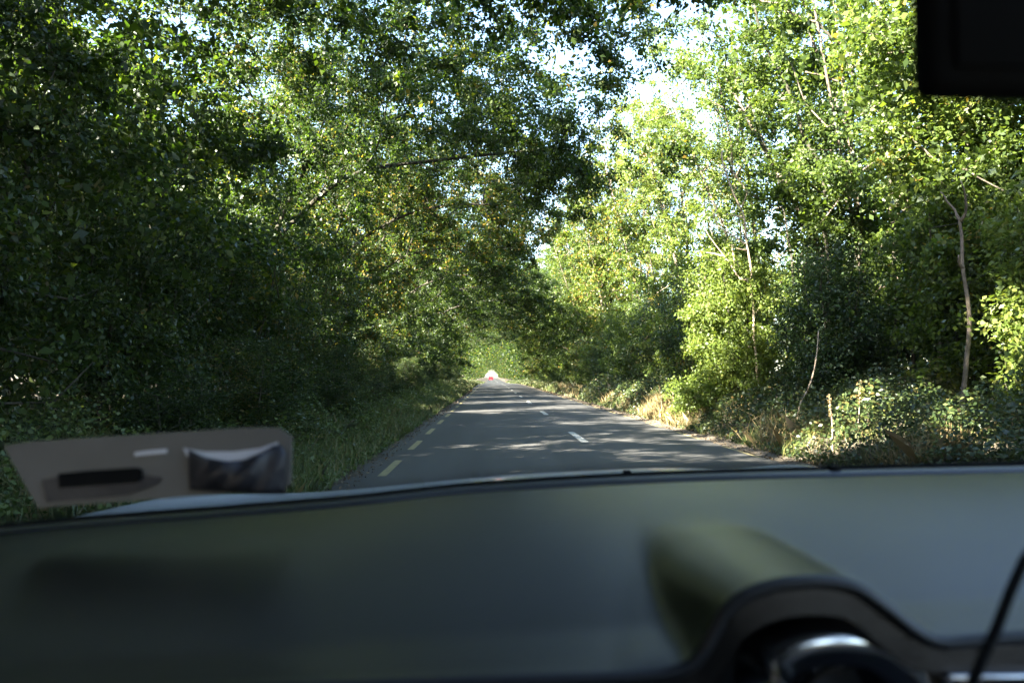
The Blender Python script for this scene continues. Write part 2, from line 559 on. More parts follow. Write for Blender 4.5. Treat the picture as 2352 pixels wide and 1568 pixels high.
def grow(roots, attract, rng, step=0.55, bias=0.28):
    """roots: list of polylines (the first from the ground); returns node positions, parents"""
    P, par, path = [], [], []
    for line in roots:
        line = np.asarray(line, float)
        if not P:
            prev = -1
            start = 0
        else:
            A = np.asarray(P)
            prev = int(np.argmin(np.linalg.norm(A - line[0], axis=1)))
            start = 0
        for q in line[start:]:
            par.append(prev)
            path.append(0 if prev < 0 else path[prev] + np.linalg.norm(q - P[prev]))
            P.append(q)
            prev = len(P) - 1
    A = np.asarray(P)
    d0 = np.min(np.linalg.norm(attract[:, None] - A[None], axis=2), axis=1)
    cap = 20000
    buf = np.zeros((cap, 3))
    n = len(P)
    buf[:n] = A
    pl = np.zeros(cap)
    pl[:n] = path
    par = par + [0] * 0
    tips = []
    for q in attract[np.argsort(d0)]:
        cost = np.linalg.norm(buf[:n] - q, axis=1) + bias * pl[:n]
        cost[: max(2, 0)] += 50
        b = int(np.argmin(cost))
        v = q - buf[b]
        L = np.linalg.norm(v)
        k = max(1, int(L / step))
        side = rng.normal(size=3) * L * 0.08
        side[2] += L * 0.06
        prev = b
        for s in range(1, k + 1):
            t = s / k
            pos = buf[b] + v * t + side * math.sin(t * math.pi) + rng.normal(size=3) * 0.03 * (s < k)
            if n >= cap - 1:
                break
            buf[n] = pos
            pl[n] = pl[prev] + L / k
            par.append(prev)
            prev = n
            n += 1
        tips.append(prev)
    return buf[:n].copy(), np.array(par), np.array(tips)


def branch_radii(P, par, tips, rtip=0.010, expo=2.25, base=None):
    n = len(P)
    w = np.zeros(n)
    w[tips] += 1
    for i in range(n - 1, 0, -1):
        if w[i] == 0:
            w[i] = 0.5
        if par[i] >= 0:
            w[par[i]] += w[i]
    r = rtip * np.power(np.maximum(w, 0.5), 1 / expo)
    if base is not None:
        r = np.minimum(r * 1.0, base) if r[0] > base else r
    return r


def ellipsoid_points(parts, n, rng, shell=0.45):
    """parts: (centre, radii, weight)"""
    w = np.array([p[2] for p in parts], float)
    w /= w.sum()
    idx = rng.choice(len(parts), n, p=w)
    d = norm(rng.normal(size=(n, 3)))
    r = np.power(rng.uniform(0.05, 1, n), shell)[:, None]
    c = np.array([p[0] for p in parts], float)[idx]
    ra = np.array([p[1] for p in parts], float)[idx]
    return c + d * r * ra


def spray(P, tips, per, rng, reach=0.75, droop=0.35, twig_n=7, tipdir=None):
    """leaves along small twigs fanning out from each tip"""
    n = len(tips)
    T = P[tips]
    per_t = np.maximum(8, (per * rng.lognormal(0, 0.45, n))).astype(int)
    own = np.repeat(np.arange(n), per_t)
    tw = rng.normal(size=(n, twig_n, 3))
    tw[..., 2] *= 0.55
    tw = norm(tw) * rng.uniform(0.45, 1.1, (n, twig_n, 1)) * reach
    k = rng.integers(0, twig_n, len(own))
    t = np.power(rng.uniform(0.0, 1, len(own)), 0.7)[:, None]
    v = tw[own, k]
    C = T[own] + v * t + rng.normal(size=(len(own), 3)) * 0.075
    C[:, 2] -= droop * (t[:, 0] ** 2) * reach * 0.6
    D = v / reach + rng.normal(size=(len(own), 3)) * 0.7
    D[:, 2] -= 0.4
    return C, D


def tree(name, label, cat, base, roots, parts, clusters, per, size, leafm, barkm, seed, group=None, reach=0.62, clear=True, shafts=True, crown="crown", trunkname="trunk", rtip=0.011, ivy=None, zmin=4.3, maxr=None, shell=0.45, core=(11000, 0.2)):
    rng = np.random.default_rng(seed)
    base = np.asarray(base, float)
    att = ellipsoid_points(parts, clusters, rng, shell)
    if clear:
        att = att[corridor(att, zmin + 0.5)]
    att = att[att[:, 2] > ground_z(att[:, 0], att[:, 1]) + 0.25]
    rts = [resample(r, 0.5) for r in roots]
    P, par, tips = grow(rts, att, rng)
    r = branch_radii(P, par, tips, rtip)
    if maxr:
        r = np.minimum(r, maxr)
    # flare at the foot
    root = tag(empty(name, base), label, cat, group)
    seg = np.arange(1, len(P))
    seg = seg[par[seg] >= 0]
    a, b = P[par[seg]], P[seg]
    ra, rb = r[par[seg]].copy(), r[seg]
    ra = np.minimum(ra, rb * 1.35 + 0.004)
    if shafts:
        bad = np.zeros(len(P), bool)
        bad[seg] = ~(keep((a + b) / 2) | (rb > 0.06))
        for q in range(len(P)):
            if par[q] >= 0 and bad[par[q]]:
                bad[q] = True
        ok = ~bad[seg]
        a, b, ra, rb = a[ok], b[ok], ra[ok], rb[ok]
    foot = a[:, 2] < base[2] + 0.6
    link(trunkname, tubes_mesh(trunkname, a - base, b - base, ra * np.where(foot, 1.3, 1), rb, 7), barkm, root)
    C, D = spray(P, tips, per, rng, reach)
    sz = np.full(len(C), size)
    if core:
        C2 = ellipsoid_points([(c, np.array(q) * 0.86, w) for c, q, w in parts], core[0], rng, 0.42)
        lump = np.sin(C2[:, 0] * 1.9 + seed) + np.sin(C2[:, 1] * 1.7 + seed * 2) + np.sin(C2[:, 2] * 2.2 + seed * 3)
        C2 = C2[lump > -1.2]
        C = np.vstack([C, C2])
        D = np.vstack([D, rng.normal(size=C2.shape)])
        sz = np.concatenate([sz, np.full(len(C2), core[1])])
    k = np.ones(len(C), bool)
    if clear:
        k &= corridor(C, zmin)
    if shafts:
        k &= keep(C)
        k &= (np.linalg.norm(C - np.array(CAM), axis=1) > 6.6) | (C[:, 1] < 2.6)
    k &= C[:, 2] > ground_z(C[:, 0], C[:, 1]) + 0.03
    link(crown, leaves_mesh(crown, C[k] - base, sz[k], rng, D=D[k]), leafm, root)
    if ivy:
        C, N = ivy_points(rts[: ivy[1]], ivy[0], ivy[2], rng)
        k = keep(C) & corridor(C, zmin)
        link("ivy", leaves_mesh("ivy", C[k] - base, 0.085, rng, up=0.2, aspect=0.85), M["ivy"], root)
    return root


def ivy_points(lines, top, n, rng, spread=0.30):
    C = []
    for line in lines:
        line = line[line[:, 2] < top]
        if len(line) < 2:
            continue
        i = rng.integers(0, len(line) - 1, n)
        t = rng.uniform(0, 1, (n, 1))
        p = line[i] * (1 - t) + line[i + 1] * t
        a = rng.uniform(0, 2 * math.pi, n)
        clump = 0.5 + 0.5 * np.sin(p[:, 2] * 2.1 + a * 2)
        r = 0.12 + np.abs(rng.normal(size=n)) * spread * (0.5 + clump)
        C.append(p + np.stack([np.cos(a) * r, np.sin(a) * r, rng.normal(size=n) * 0.12], 1))
    return np.vstack(C), None


def gz(x, y):
    return float(ground_z(x, y))


ORD = ["first", "second", "third", "fourth", "fifth", "sixth", "seventh", "eighth", "ninth", "tenth", "eleventh", "twelfth", "thirteenth", "fourteenth"]


def left_tree(x, y, h, arch, seed, label, limbs=(), clusters=380, per=370, size=0.088, low=True, tall=True, shafts=True, edge=3.0, zmin=4.3, group="trees arching over the road along the left bank", core=(16000, 0.14), maxr=0.10, more=()):
    """a broad tree on the left bank whose crown leans out over the road"""
    rng = np.random.default_rng(seed + 500)
    g = gz(x, y)
    j = lambda s: rng.uniform(-s, s)
    top = (x + 1.6 + j(0.5), y + j(0.8), g + h * 0.62)
    trunk = [(x, y, g - 0.15), (x + 0.15 + j(0.15), y + j(0.2), g + 1.6), (x + 0.5 + j(0.3), y + j(0.4), g + h * 0.32), top]
    arc = [trunk[2], (x + 2.2, y + j(0.8), g + h * 0.45), (x + 4.6, y + j(1.2), g + h * 0.50), (edge - 1.2, y + j(1.5), g + h * 0.50)]
    back = [trunk[2], (x - 1.5, y + j(1), g + h * 0.5), (x - 2.6, y + j(1.4), g + h * 0.68)]
    parts = [
        ((x + 0.3, y, g + h * 0.60), (3.8, 3.9, h * 0.36), 1.0),
        ((x + 4.6, y, g + h * 0.62), (3.8, 3.8, h * 0.22), 0.75 * arch),
        ((edge - 1.7, y + j(1), g + h * 0.56), (1.9, 2.6, h * 0.13), 0.28 * arch),
    ]
    parts += list(more)
    if tall:
        parts.append(((x - 0.8, y, g + h * 0.98), (3.2, 3.8, 3.0), 0.55))
    if low:
        parts.append(((x + 0.9, y, g + h * 0.27), (2.3, 3.2, h * 0.20), 0.38))
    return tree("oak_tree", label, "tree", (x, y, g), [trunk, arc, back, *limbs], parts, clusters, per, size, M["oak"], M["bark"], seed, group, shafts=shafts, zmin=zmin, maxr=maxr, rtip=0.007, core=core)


def right_tree(x, y, h, lean, seed, label, clusters=280, per=330, size=0.088, ivy=True, shafts=True, group="ivy-clad trees leaning along the right bank", leafm="ash", bark="pale_bark", wide=2.6, core=(12000, 0.16)):
    rng = np.random.default_rng(seed + 900)
    g = gz(x, y)
    j = lambda s: rng.uniform(-s, s)
    stems = []
    for k in range(3):
        lx = -lean * (0.5 + 0.5 * k) + j(0.8)
        ly = j(2.2)
        stems.append([(x + j(0.25), y + j(0.25), g - 0.15), (x + lx * 0.16, y + ly * 0.2, g + h * 0.25), (x + lx * 0.55, y + ly * 0.6, g + h * 0.58), (x + lx, y + ly, g + h * 0.95)])
    parts = [
        ((x - lean * 0.55, y, g + h * 0.72), (wide, 2.8, h * 0.27), 1.0),
        ((x - lean * 0.2, y, g + h * 0.40), (wide * 0.95, 2.7, h * 0.22), 0.8),
        ((x + 0.9, y, g + h * 0.55), (wide, 2.8, h * 0.36), 0.55),
        ((x - 0.4, y, g + h * 0.17), (wide * 0.8, 2.4, h * 0.13), 0.3),
    ]
    return tree("ash_tree", label, "tree", (x, y, g), stems, parts, clusters, per, size, M[leafm], M[bark], seed, group, reach=0.58, shafts=shafts, ivy=(g + h * 0.62, 3, 3200) if ivy else None, shell=0.5, maxr=0.10, core=core)


# --- left bank, near trees: each its own shape
L1 = left_tree(-6.4, -7.0, 12.0, 0.8, 101, "unseen leafy tree on the left bank, shading the silver car from behind", clusters=300, per=330, size=0.11, core=(42000, 0.30))  # out of view; crown packed thick to keep sun off the car
L2 = left_tree(-6.0, 0.2, 12.5, 1.9, 102, "unseen leafy tree on the left bank, its crown shading the silver car from above", edge=1.6, clusters=380, per=330, size=0.11, core=(42000, 0.30))  # out of view; crown set overhead and thickened to darken the dashboard
L3 = left_tree(-6.2, 4.5, 12.0, 1.0, 103, "dark leafy tree nearest ahead of the car on the left bank, filling the top corner", zmin=5.2, maxr=0.03, core=(22000, 0.11))
L4 = left_tree(-6.0, 10.5, 12.5, 1.2, 104, "broad oak whose dark boughs reach farthest right over the road at the top", edge=3.6, zmin=4.9, maxr=0.045,
               limbs=[[(-5.2, 10.5, 4.6), (-3.4, 11.2, 5.4), (-1.2, 12.0, 5.9), (1.2, 12.6, 6.4), (3.0, 13.0, 6.1)],
                      [(-5.6, 10.2, 3.6), (-4.4, 9.9, 4.0), (-3.2, 10.2, 4.0), (-2.0, 10.8, 4.5)]])
L5 = left_tree(-6.3, 16.0, 13.0, 1.2, 105, "oak with a dark drooping limb hanging over the middle of the road", edge=3.2, maxr=0.06, more=[((2.6, 16.8, 5.75), (1.5, 1.2, 0.5), 0.14), ((0.9, 16.6, 6.2), (1.3, 1.0, 0.6), 0.1)],
               limbs=[[(-5.2, 16.0, 5.0), (-3.0, 16.3, 6.0), (-0.8, 16.4, 6.2), (0.9, 16.5, 5.9), (3.0, 16.9, 5.6)],
                      [(0.2, 16.4, 6.0), (1.2, 17.2, 5.3), (2.2, 18.0, 4.8)]])
L6 = left_tree(-6.1, 22.5, 13.5, 1.1, 106, "pale-twigged tree behind the drooping oak limb on the left bank", edge=3.3, more=[((1.6, 21.5, 6.1), (2.0, 2.2, 0.9), 0.10)])
L7 = left_tree(-6.4, 29.5, 13.0, 1.1, 107, "arching tree on the left bank, fifth ahead of the car, against the sky gap", edge=3.1, clusters=300, per=290, size=0.105)

# --- right bank, near trees
R2 = right_tree(9.8, 8.5, 6.3, 1.2, 202, "dark green tree nearest on the right bank, below the black rear-view mirror", leafm="ivy", wide=2.4)
R3 = right_tree(9.2, 13.5, 8.6, 2.0, 203, "ivy-hung tree with leaning pale stems left of the black mirror")
R4 = right_tree(8.8, 19.0, 11.4, 2.4, 204, "tall sunlit ivy-hung tree with dark leaning stems behind the bright shrub")
R5 = right_tree(8.6, 25.5, 13.2, 2.8, 205, "tall pale-stemmed tree glowing in sun beside the bright gap of sky", leafm="pale_sunlit", clusters=150, per=190, size=0.1, core=(900, 0.16))  # pale leaf colour and thin crown put in the glare beside the sky
R6 = right_tree(8.3, 33.0, 12.8, 2.0, 206, "sunlit thin-crowned tree behind the pale-stemmed one on the right bank", leafm="pale_sunlit", clusters=190, per=170, size=0.115, core=(1500, 0.2))
R7 = right_tree(8.0, 41.0, 15.5, 2.0, 207, "slender bright tree, sixth ahead of the car on the right bank", clusters=190, per=160, size=0.13, core=(2500, 0.22))

# --- farther along both banks: two shapes a side, copied
lm = [left_tree(-6.4, 37.5, 13.0, 1.15, 111, "arching tree on the left bank, sixth ahead of the car", edge=2.7, clusters=280, per=210, size=0.135, shafts=False),
      left_tree(-6.2, 46.0, 12.5, 1.25, 112, "arching tree on the left bank, seventh ahead of the car", clusters=280, per=210, size=0.135, shafts=False, edge=2.2)]
rm = [right_tree(7.4, 50.0, 15, 1.8, 211, "ivy-hung tree on the right bank, seventh ahead of the car", clusters=230, per=190, size=0.14, shafts=False),
      right_tree(7.2, 59.0, 14, 2.2, 212, "ivy-hung tree on the right bank, eighth ahead of the car", clusters=230, per=190, size=0.14, shafts=False)]
for k, y in enumerate([55, 64, 73, 83, 93, 104, 116]):
    s = random.uniform(0.9, 1.08)
    dup(lm[k % 2], (-6.2, y, gz(-6.2, y)), 0, (s * (1.02 if y < 60 else 1.33), s * (1 if k % 3 else -1), s), f"arching tree on the left bank, {ORD[k + 7]} ahead of the car")
for k, y in enumerate([67, 76, 85, 95, 106, 118]):
    s = random.uniform(0.85, 1.0)
    dup(rm[k % 2], (7.2, y, gz(7.2, y)), 0, (s * (1.2 if y < 80 else 1.5), s * (1 if k % 3 else -1), s * 0.92), f"ivy-hung tree on the right bank, {ORD[k + 8]} ahead of the car")

# --- second rows behind the banks (only leaves show; those beside and behind the car are unseen sun blockers)
b1 = tree("field_tree", "tree of the second row, unseen or only leaves showing behind the left bank trees", "tree", (-11.5, 9, gz(-11.5, 9)),
          [[(-11.5, 9, gz(-11.5, 9) - 0.1), (-11.3, 9.2, 3), (-11.5, 9, 8.5)]],
          [((-11.5, 9, 7.2), (3.2, 3.6, 4.2), 1), ((-11.3, 9, 3.0), (2.8, 3.4, 2.4), 0.6)], 170, 120, 0.15, M["oak"], M["bark"], 301, "second row of trees behind the left bank", clear=False, shafts=False, core=(20000, 0.24))
for y in [-8, -1.5, 3.6, 15.5, 24, 35, 46, 56, 67, 79, 92]:  # those beside and behind the car are unseen, added to block low sun
    dup(b1, (-11.5 + random.uniform(-1, 0.8), y, gz(-11.5, y)), random.uniform(0, 6.2), (1, 1, random.uniform(0.8, 1.1)))
for x, y in [(-9.6, -5), (-9.6, -12), (-13.5, -4.5), (-13.5, -11.5)]:  # unseen extra trees, added to stop sun patches on the dashboard
    dup(b1, (x, y, gz(x, y)), x + y, (1, 1, 1.1))
b2 = tree("field_tree", "tree of the second row, showing only as leaves behind the right bank trees", "tree", (14.5, 12, gz(14.5, 12)),
          [[(14.5, 12, gz(14.5, 12) - 0.1), (14.3, 12.2, 3), (14.5, 12, 8)]],
          [((14.5, 12, 6.0), (3.0, 3.6, 3.6), 1), ((14.3, 12, 2.6), (2.8, 3.4, 2.0), 0.6)], 150, 95, 0.15, M["ash"], M["bark"], 302, "second row of trees behind the right bank", clear=False, shafts=False)
for y in [16.5, 24.5, 33, 42, 52, 63, 75, 88]:
    dup(b2, (13.5 + random.uniform(-0.8, 1), y, gz(13.5, y)), random.uniform(0, 6.2), (1, 1, random.uniform(0.62, 0.75) + y * 0.005))


# ------------------------------------------------------------------ bushes
def bush(name, label, x, y, rx, ry, h, clusters, per, size, leafm, seed, group=None, lean=(0, 0), shafts=True, shell=0.6, reach=0.5, extra_parts=()):
    g = gz(x, y)
    rng = np.random.default_rng(seed + 77)
    stems = []
    for k in range(4):
        a = k * 1.57 + rng.uniform(0, 1)
        stems.append([(x + 0.1 * math.cos(a), y + 0.1 * math.sin(a), g - 0.08), (x + rx * 0.3 * math.cos(a), y + ry * 0.3 * math.sin(a), g + h * 0.35), (x + lean[0] * 0.7 + rx * 0.5 * math.cos(a), y + ry * 0.5 * math.sin(a), g + h * 0.75)])
    parts = [((x + lean[0], y + lean[1], g + h * 0.58), (rx, ry, h * 0.44), 1), ((x, y, g + h * 0.28), (rx * 0.95, ry * 0.95, h * 0.3), 0.7), *extra_parts]
    return tree(name, label, "bush", (x, y, g), stems, parts, clusters, per, size, M[leafm], M["bark"], seed, group, reach=reach, zmin=4.0, crown="foliage", trunkname="stem", rtip=0.006, shafts=shafts, shell=shell, clear=False, core=(2200, 0.13))


HL = "dense dark hedge bush in the continuous hedge below the left bank trees"
GL = "hedge bushes below the left bank trees"
hb = [bush("hedge_bush", HL, -4.9, 5.2, 1.3, 1.7, 3.6, 110, 190, 0.062, "hedge", 401, GL),
      bush("hedge_bush", HL, -4.95, 7.7, 1.3, 1.7, 4.4, 120, 190, 0.062, "hedge", 402, GL),
      bush("hedge_bush", HL, -4.9, 10.3, 1.3, 1.7, 3.4, 110, 190, 0.062, "hedge", 403, GL)]
ys = 12.7
k = 0
while ys < 128:
    dup(hb[k % 3], (float(np.interp(ys, [11, 24], [-4.95, -6.0])) + random.uniform(-0.3, 0.3), ys, gz(-5.6, ys)), random.choice([0, math.pi]) + random.uniform(-0.4, 0.4), (1, 1, random.uniform(0.8, 1.2)))
    ys += random.uniform(2.2, 2.9)
    k += 1
for y in [0.5, 4.0, 13.2, 16.4, 20, 24]:
    dup(hb[int(y) % 3], (-8.4, y, gz(-8.4, y)), random.uniform(0, 6), (1.15, 1.15, 1.25))

for k, (x, y) in enumerate([(-3.7, 9.6), (-3.5, 12.2), (-3.9, 14.6), (-3.4, 17.4), (-3.9, 20.6), (-3.5, 24.5), (-3.8, 29.5), (-3.5, 35), (-3.7, 42)]):
    dup(hb[k % 3], (x, y, gz(x, y) - 0.05), k * 1.9, (0.5, 0.62, random.uniform(0.26, 0.42)), "low shrubby weed clump growing in the left verge grass below the hedge", "weed clumps in the left verge")
bush("lit_shrub", "bright sunlit shrub, half in shade, beside pale bare branches on the right verge", 5.75, 19.2, 1.0, 1.3, 4.4, 170, 210, 0.075, "pale_sunlit", 411, lean=(-0.2, 0), extra_parts=[((5.0, 19.6, 0.75), (0.75, 1.3, 0.55), 0.4)])
bush("dark_shrub", "dark rounded ivy shrub in shade just right of the sunlit one", 7.0, 16.6, 1.15, 1.4, 3.3, 120, 200, 0.07, "ivy", 412)
bush("dark_shrub", "shaded green sycamore shrub behind the brambles, between dark shrub and pale forked sapling", 7.5, 12.6, 1.0, 1.3, 3.9, 90, 150, 0.10, "ash", 413)
bush("leafy_shrub", "light green shrub at the right edge of the view beside the forked sapling", 7.0, 10.1, 0.6, 0.9, 3.8, 80, 140, 0.085, "pale_sunlit", 414)
bush("leafy_shrub", "low green shrub at the foot of the nearest right bank tree", 8.2, 10.6, 1.2, 1.4, 2.6, 80, 150, 0.085, "ivy", 415)
HR = "green hedge bush in the row below the right bank trees beyond the sunlit shrub"
GR = "hedge bushes below the right bank trees"
hr = [bush("hedge_bush", HR, 6.8, 24.0, 1.3, 1.6, 3.8, 100, 150, 0.085, "ash", 421, GR),
      bush("hedge_bush", HR, 6.9, 27.5, 1.4, 1.7, 4.8, 110, 150, 0.085, "ivy", 422, GR)]
ys = 31.0
k = 0
while ys < 128:
    dup(hr[k % 2], (6.8 + random.uniform(-0.3, 0.5), ys, gz(6.8, ys)), random.uniform(0, 6), (1, 1, random.uniform(0.75, 1.25)))
    ys += random.uniform(2.8, 4.0)
    k += 1
for y in [14, 18.5, 23.5]:
    dup(hr[1], (9.8, y, gz(9.8, y)), random.uniform(0, 6), (1.1, 1.1, 1.0))


# ------------------------------------------------------------------ bare stems on the right bank (pixels give where each one stands at its own distance)
def bare(name, label, y, lines, radius, m=None, cat="sapling"):
    """lines: display-pixel polylines at distance y; the first starts at the foot"""
    rng = np.random.default_rng(int(y * 100))
    first = atY(*lines[0][0], y)
    base = Vector((first.x, first.y, gz(first.x, first.y)))
    root = tag(empty(name, base), label, cat)
    for n, ln in enumerate(lines):
        dy = rng.uniform(-0.35, 0.35) if n else 0
        pts = [atY(px, py, y + dy * i / max(1, len(ln) - 1)) - base for i, (px, py) in enumerate(ln)]
        if n == 0:
            pts[0].z = min(pts[0].z, -0.05)
        pts = resample([tuple(p) for p in pts], 0.08)
        u = np.arange(len(pts)) * 0.08
        w = np.stack([np.sin(u * 2.9 + n * 2 + y), np.sin(u * 2.3 + 1 + n), np.zeros(len(u))], 1) + 0.5 * np.stack([np.sin(u * 6.1 + y), np.sin(u * 5.3 + n), np.zeros(len(u))], 1)
        pts[1:-1] += (w * radius * 0.55)[1:-1]
        r0 = radius if n == 0 else radius * 0.62
        rad = np.linspace(r0, r0 * (0.55 if n == 0 else 0.3), len(pts))
        link("trunk" if n == 0 else "branch", polyline_tube("stem", pts, rad, 8), m or M["dead"], root)
    return root


bare("dead_sapling", "dead bare sapling with pale upswept branches rising out of the sunlit shrub", 18.6,
     [[(1742, 900), (1735, 800), (1728, 690), (1722, 600), (1712, 520), (1700, 480), (1682, 440), (1662, 380), (1660, 345)],
      [(1712, 560), (1680, 540), (1652, 520), (1640, 490), (1625, 450)],
      [(1716, 575), (1690, 570), (1670, 560)],
      [(1706, 500), (1690, 497), (1665, 492)],
      [(1700, 485), (1705, 465), (1716, 440)],
      [(1640, 500), (1645, 480), (1648, 468)],
      [(1726, 640), (1700, 640), (1672, 600), (1640, 560), (1622, 530), (1618, 505)],
      [(1690, 630), (1682, 580), (1680, 548)],
      [(1660, 588), (1640, 582), (1622, 580)],
      [(1736, 720), (1752, 690), (1758, 640)]], 0.032)
bare("dead_sapling", "thin pale trunk standing left of the sunlit shrub", 20.6,
     [[(1634, 890), (1632, 830), (1636, 760), (1630, 700), (1622, 640), (1620, 590), (1612, 540)],
      [(1632, 720), (1650, 705), (1668, 690)], [(1622, 640), (1605, 625), (1600, 610)]], 0.034)
bare("forked_sapling", "tall pale grey sapling with a forked top near the right edge of the view", 10.9,
     [[(2208, 950), (2215, 860), (2222, 760), (2220, 680), (2214, 610), (2211, 540), (2203, 500)],
      [(2204, 505), (2194, 482), (2172, 462), (2160, 440)],
      [(2206, 508), (2218, 488), (2216, 455), (2206, 415)],
      [(2214, 620), (2204, 600), (2202, 585)]], 0.038, M["pale_bark"])
bare("bare_stem", "crooked thin dead stem leaning in front of the dark shrub", 14.3,
     [[(1826, 955), (1838, 930), (1858, 890), (1870, 850), (1878, 800), (1880, 760)]], 0.018)
for i, (lab, y, ln) in enumerate([
    ("leaning grey trunk slanting up to the left above the dark shrub", 18.5, [(1912, 900), (1900, 620), (1888, 420), (1830, 260), (1745, 60), (1720, -60)]),
    ("long dark trunk slanting up to the left, left of the black mirror", 17.5, [(2060, 860), (2050, 500), (2020, 330), (1930, 120), (1850, 10), (1800, -60)]),
    ("pale trunk slanting up to the left right beside the black mirror", 16.0, [(2160, 850), (2150, 420), (2105, 170), (2050, 80), (1990, -30)]),
    ("thin pale branch-like trunk bending left under the leaning trunks", 17.8, [(2095, 820), (2080, 400), (1990, 225), (1900, 180), (1850, 165)]),
    ("slender dark stem slanting through the brightest leaves by the sky gap", 23.0, [(1850, 880), (1800, 480), (1730, 260), (1690, 120), (1660, 40)]),
    ("pale birch-like stem upright in the bright leaves below the sky gap", 26.5, [(1705, 880), (1700, 420), (1695, 200), (1680, 60)]),
]):
    bare("leaning_trunk", lab, y, [ln], 0.055 if i < 3 else 0.036, M["pale_bark"] if i in (2, 3, 5) else M["bark"], "tree trunk")

# ------------------------------------------------------------------ low growth
rng = np.random.default_rng(71)


def scatter(n, x0, x1, y0, y1, power=1.7, keepf=None):
    """denser close to the camera"""
    y = y0 + (y1 - y0) * np.power(rng.uniform(0, 1, n), power)
    x = rng.uniform(x0, x1, n)
    return x, y


def mounds(x, y, s):
    return 0.5 + 0.5 * np.sin(x * 1.7 * s + 1.3 * np.sin(y * 0.9 * s)) * np.sin(y * 1.25 * s + 0.8 * np.sin(x * 2.3 * s))


def low_growth(name, n, x0, x1, y0, y1, hfun, size, m, kind="stuff", power=1.7, up=0.8):
    x, y = scatter(n, x0, x1, y0, y1, power)
    h = hfun(x, y)
    z = ground_z(x, y) + h * np.power(rng.uniform(0, 1, n), 0.55) + 0.02
    C = np.stack([x, y, z], 1)
    sz = size * (1 + y / 45.0)
    return tag(link(name, leaves_mesh(name, C, sz, rng, up=up), m), kind=kind)


low_growth("bramble_undergrowth", 110000, XR + 0.12, 9.0, 4.0, 45, lambda x, y: (0.18 + 0.75 * mounds(x, y, 1)) * sstep(-0.1, 1.4, x - XR) + 0.06, 0.055, M["bramble"])
low_growth("verge_weeds", 42000, -4.6, XL - 0.02, 4.4, 60, lambda x, y: (0.08 + 0.60 * mounds(x + 4, y, 2.1)) * sstep(-0.1, 1.3, XL - x) + 0.05, 0.045, M["weed"])
low_growth("bramble_undergrowth", 45000, -5.6, -3.2, 4.6, 60, lambda x, y: (0.10 + 0.55 * mounds(x + 9, y, 1.2)) * sstep(1.8, 3.2, XL - x) + 0.05, 0.055, M["bramble"])


def blades(name, n, x0, x1, y0, y1, h, w, m, power=1.6, dens=None, lean=0.35):
    x, y = scatter(n, x0, x1, y0, y1, power)
    if dens is not None:
        k = rng.uniform(0, 1, n) < dens(x, y)
        x, y = x[k], y[k]
    n = len(x)
    z = ground_z(x, y)
    B = np.stack([x, y, z - 0.01], 1)
    hh = h * rng.uniform(0.4, 1.2, n) * (0.6 + 0.6 * mounds(x, y, 2.0))
    d = np.stack([rng.normal(size=n) * lean, rng.normal(size=n) * lean, np.ones(n)], 1)
    T = B + norm(d) * hh[:, None]
    bend = np.stack([rng.normal(size=n), rng.normal(size=n), np.zeros(n)], 1) * hh[:, None] * 0.25
    Mid = (B + T) / 2
    T = T + bend
    T[:, 2] -= hh * 0.12
    a = rng.uniform(0, 2 * math.pi, n)
    ww = (w * (1 + y / 25.0))[:, None]
    s = np.stack([np.cos(a), np.sin(a), np.zeros(n)], 1) * ww
    V = np.stack([B - s * 0.5, B + s * 0.5, Mid + s * 0.45, T, Mid - s * 0.45], 1)
    f = np.arange(n * 5).reshape(n, 5)
    return tag(link(name, mesh_np(name, V.reshape(-1, 3), f), m), kind="stuff")


blades("verge_grass", 110000, -5.2, XL - 0.02, 3.0, 75, 0.36, 0.007, M["grass"], dens=lambda x, y: sstep(-0.1, 0.5, XL - x))
blades("verge_grass", 40000, XR + 0.1, 7.0, 5.0, 110, 0.32, 0.007, M["grass"], dens=lambda x, y: 0.25 + 0.75 * mounds(x, y, 1.4))
blades("verge_grass", 26000, -6.5, XL - 0.1, 60, 240, 0.4, 0.01, M["grass"], power=1.4)
blades("verge_grass", 26000, XR + 0.1, 8.0, 60, 240, 0.4, 0.01, M["grass"], power=1.4)
blades("dry_and_sunlit_grass", 9000, XR + 0.15, 5.6, 9.0, 60, 0.55, 0.006, M["dry"], dens=lambda x, y: sstep(0.55, 0.8, mounds(x + 3, y * 0.8, 1.3)), lean=0.3)
blades("dry_and_sunlit_grass", 4200, XR + 0.12, 5.7, 18.5, 25, 0.5, 0.006, M["dry"], lean=0.35, power=1.0)  # bright patch: pale blades added to make the sunlit verge look lighter
blades("dry_and_sunlit_grass", 5000, -4.0, -2.2, 6.0, 60, 0.40, 0.006, M["dry"], dens=lambda x, y: sstep(0.5, 0.8, mounds(x + 1, y, 1.1)), lean=0.4)
# leaf litter and grit along both asphalt edges
for x0, x1, n in ((XL - 0.3, XL + 0.22, 3200), (XR - 0.22, XR + 0.6, 5000)):
    x, y = scatter(n, x0, x1, 3, 70, 1.6)
    z = np.maximum(ground_z(x, y), road_z(y) + 0.012) + 0.008
    tag(link("leaf_litter", leaves_mesh("leaf_litter", np.stack([x, y, z], 1), 0.035 * (1 + y / 40), rng, up=3.0), M["litter"]), kind="stuff")
